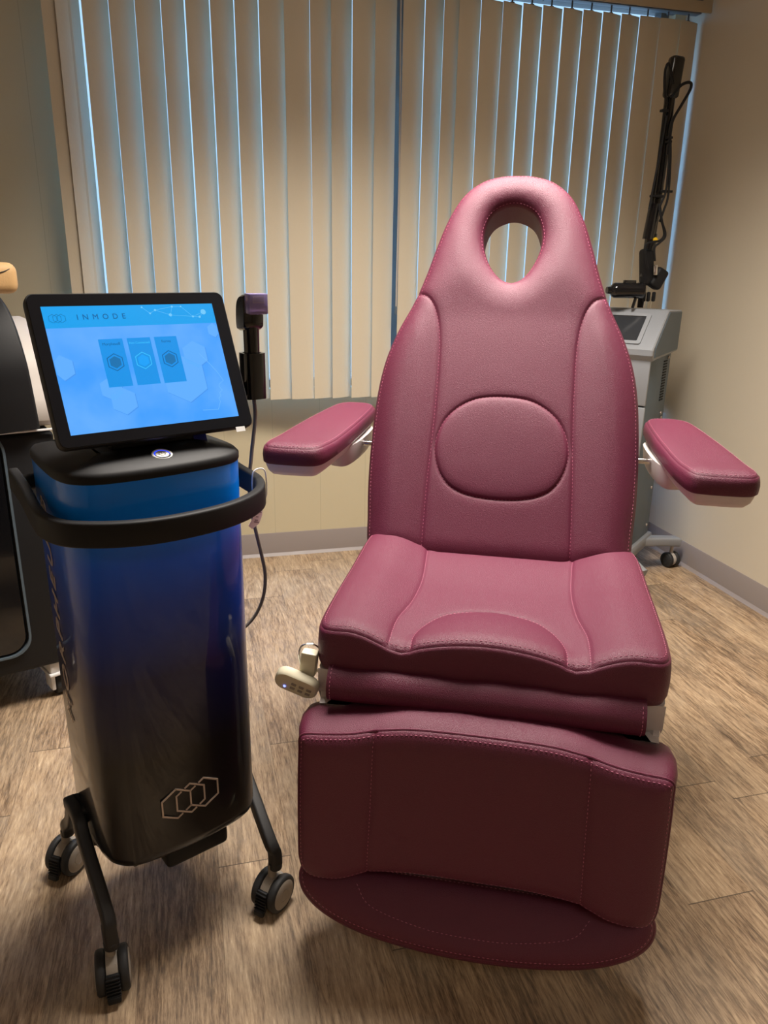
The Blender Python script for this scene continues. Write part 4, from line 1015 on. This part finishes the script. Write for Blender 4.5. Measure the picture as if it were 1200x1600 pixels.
# articulated arm (world coordinates turned into the machine's frame)
inv = las.matrix_world.inverted()
def W(*p): return tuple(inv @ Vector(p))
ax, ay = 1.673, 2.60
arm = obj('articulated_arm', [tube([W(ax - 0.003, ay, 1.17), W(ax, ay, 1.32)], 0.021, 16), tube([W(ax + 0.004, ay + 0.01, 1.28), W(ax + 0.016, ay + 0.01, 1.58), W(ax + 0.012, ay + 0.005, 1.80)], 0.0185, 16),
      tube([W(ax - 0.020, ay - 0.012, 1.30), W(ax - 0.008, ay - 0.012, 1.42)], 0.020, 14), X(box(0.050, 0.04, 0.13, 0.012, 3), inv @ T(ax + 0.013, ay - 0.002, 1.825) @ RY(4)),
      tube([W(ax - 0.022, ay - 0.02, 1.30), W(ax - 0.014, ay - 0.016, 1.75)], 0.006, 10)], 'blackg', las, smooth=50)
obj('arm_joint', [X(box(0.045, 0.045, 0.13, 0.014, 3), inv @ T(ax - 0.004, ay, 1.205) @ RY(-8)), X(box(0.05, 0.045, 0.075, 0.012, 3), inv @ T(ax + 0.040, ay - 0.01, 1.165) @ RY(28)), tube([W(ax - 0.01, ay, 1.20), W(ax - 0.01, ay, 1.06)], 0.012, 12)], 'black', arm, smooth=50)
obj('laser_handpiece', [X(lathe([(0.012, -0.085), (0.014, -0.07), (0.024, -0.062), (0.027, -0.055), (0.027, 0.035), (0.030, 0.040), (0.030, 0.052), (0.020, 0.058)], 26), inv @ T(ax - 0.085, ay - 0.03, 1.122) @ RZ(-6) @ RY(90)), X(box(0.05, 0.012, 0.012, 0.003, 2), inv @ T(ax - 0.085, ay - 0.03, 1.152)), tube([W(ax - 0.058, ay - 0.04, 1.10), W(ax - 0.068, ay - 0.04, 1.06)], 0.006, 10)], 'blackg', arm, smooth=40)
obj('bright_ring', X(lathe([(0.0275, -0.003), (0.0282, 0), (0.0275, 0.003)], 26), inv @ T(ax - 0.05, ay - 0.03, 1.122) @ RZ(-6) @ RY(90)), 'chrome', arm)
obj('cable_connector', X(cyl(0.008, 0.035, 14, 0.001), inv @ T(ax + 0.012, ay - 0.035, 1.195) @ RY(-8)), 'chrome', arm)
obj('wire_stand', [tube([W(ax + d, ay + e_, 1.10), W(ax + d, ay + e_, 1.052)], 0.0012, 6) for d, e_ in ((-0.01, -0.02), (0.02, -0.02), (0.012, 0.02))], 'chrome', arm)
for d in (-0.012, 0.006, 0.028): obj('hanging_clip', X(box(0.012, 0.012, 0.035, 0.004, 2), inv @ T(ax + d, ay - 0.02, 1.10)), 'black', arm)
obj('yellow_mark', X(cyl(0.009, 0.004, 14), inv @ T(ax - 0.003, ay - 0.035, 1.298) @ RX(70)), 'yellow', arm)
cb = []
for pts, r in ((((0.002, -.01, 1.80), (-.022, -.01, 1.86), (-.034, -.01, 1.84), (-.028, -.01, 1.78), (-.012, -.01, 1.74)), .0045),
               (((0.0, -.01, 1.76), (.035, -.01, 1.80), (.068, -.01, 1.81), (.072, -.01, 1.79), (.045, -.01, 1.74), (.020, -.01, 1.695), (.012, -.015, 1.66), (.012, -.015, 1.58)), .005),
               (((-.015, -.02, 1.70), (-.022, -.02, 1.60), (-.036, -.02, 1.45), (-.040, -.02, 1.40)), .004),
               (((.010, -.02, 1.64), (.022, -.02, 1.56), (.030, -.02, 1.45), (.020, -.02, 1.40), (.008, -.02, 1.36)), .004),
               (((.012, -.02, 1.62), (.018, -.02, 1.52), (.018, -.02, 1.46), (.002, -.02, 1.41)), .004),
               (((-.004, -.02, 1.42), (.006, -.03, 1.37), (.022, -.03, 1.335), (.026, -.03, 1.312), (.012, -.03, 1.296), (-.012, -.03, 1.292), (-.038, -.03, 1.285), (-.044, -.03, 1.272), (-.036, -.03, 1.235), (-.024, -.03, 1.20)), .004),
               (((.0, -.02, 1.42), (.012, -.03, 1.36), (.030, -.03, 1.325), (.030, -.03, 1.305), (.012, -.03, 1.288), (-.006, -.03, 1.27), (.002, -.03, 1.225)), .004)):
    cb.append(tube(spline([W(ax + a, ay + b - 0.01, c) for a, b, c in pts], 6), r, 8))
obj('arm_cable', cb, 'black', arm)
for d, z, w_ in ((-0.020, 1.718, 0.024), (0.012, 1.635, 0.018), (0.012, 1.622, 0.016), (0.028, 1.462, 0.038), (-0.008, 1.445, 0.05)): obj('cable_tie', X(box(w_, 0.02, 0.008, 0.001, 1), inv @ T(ax + d, ay - 0.02, z)), 'black', arm)
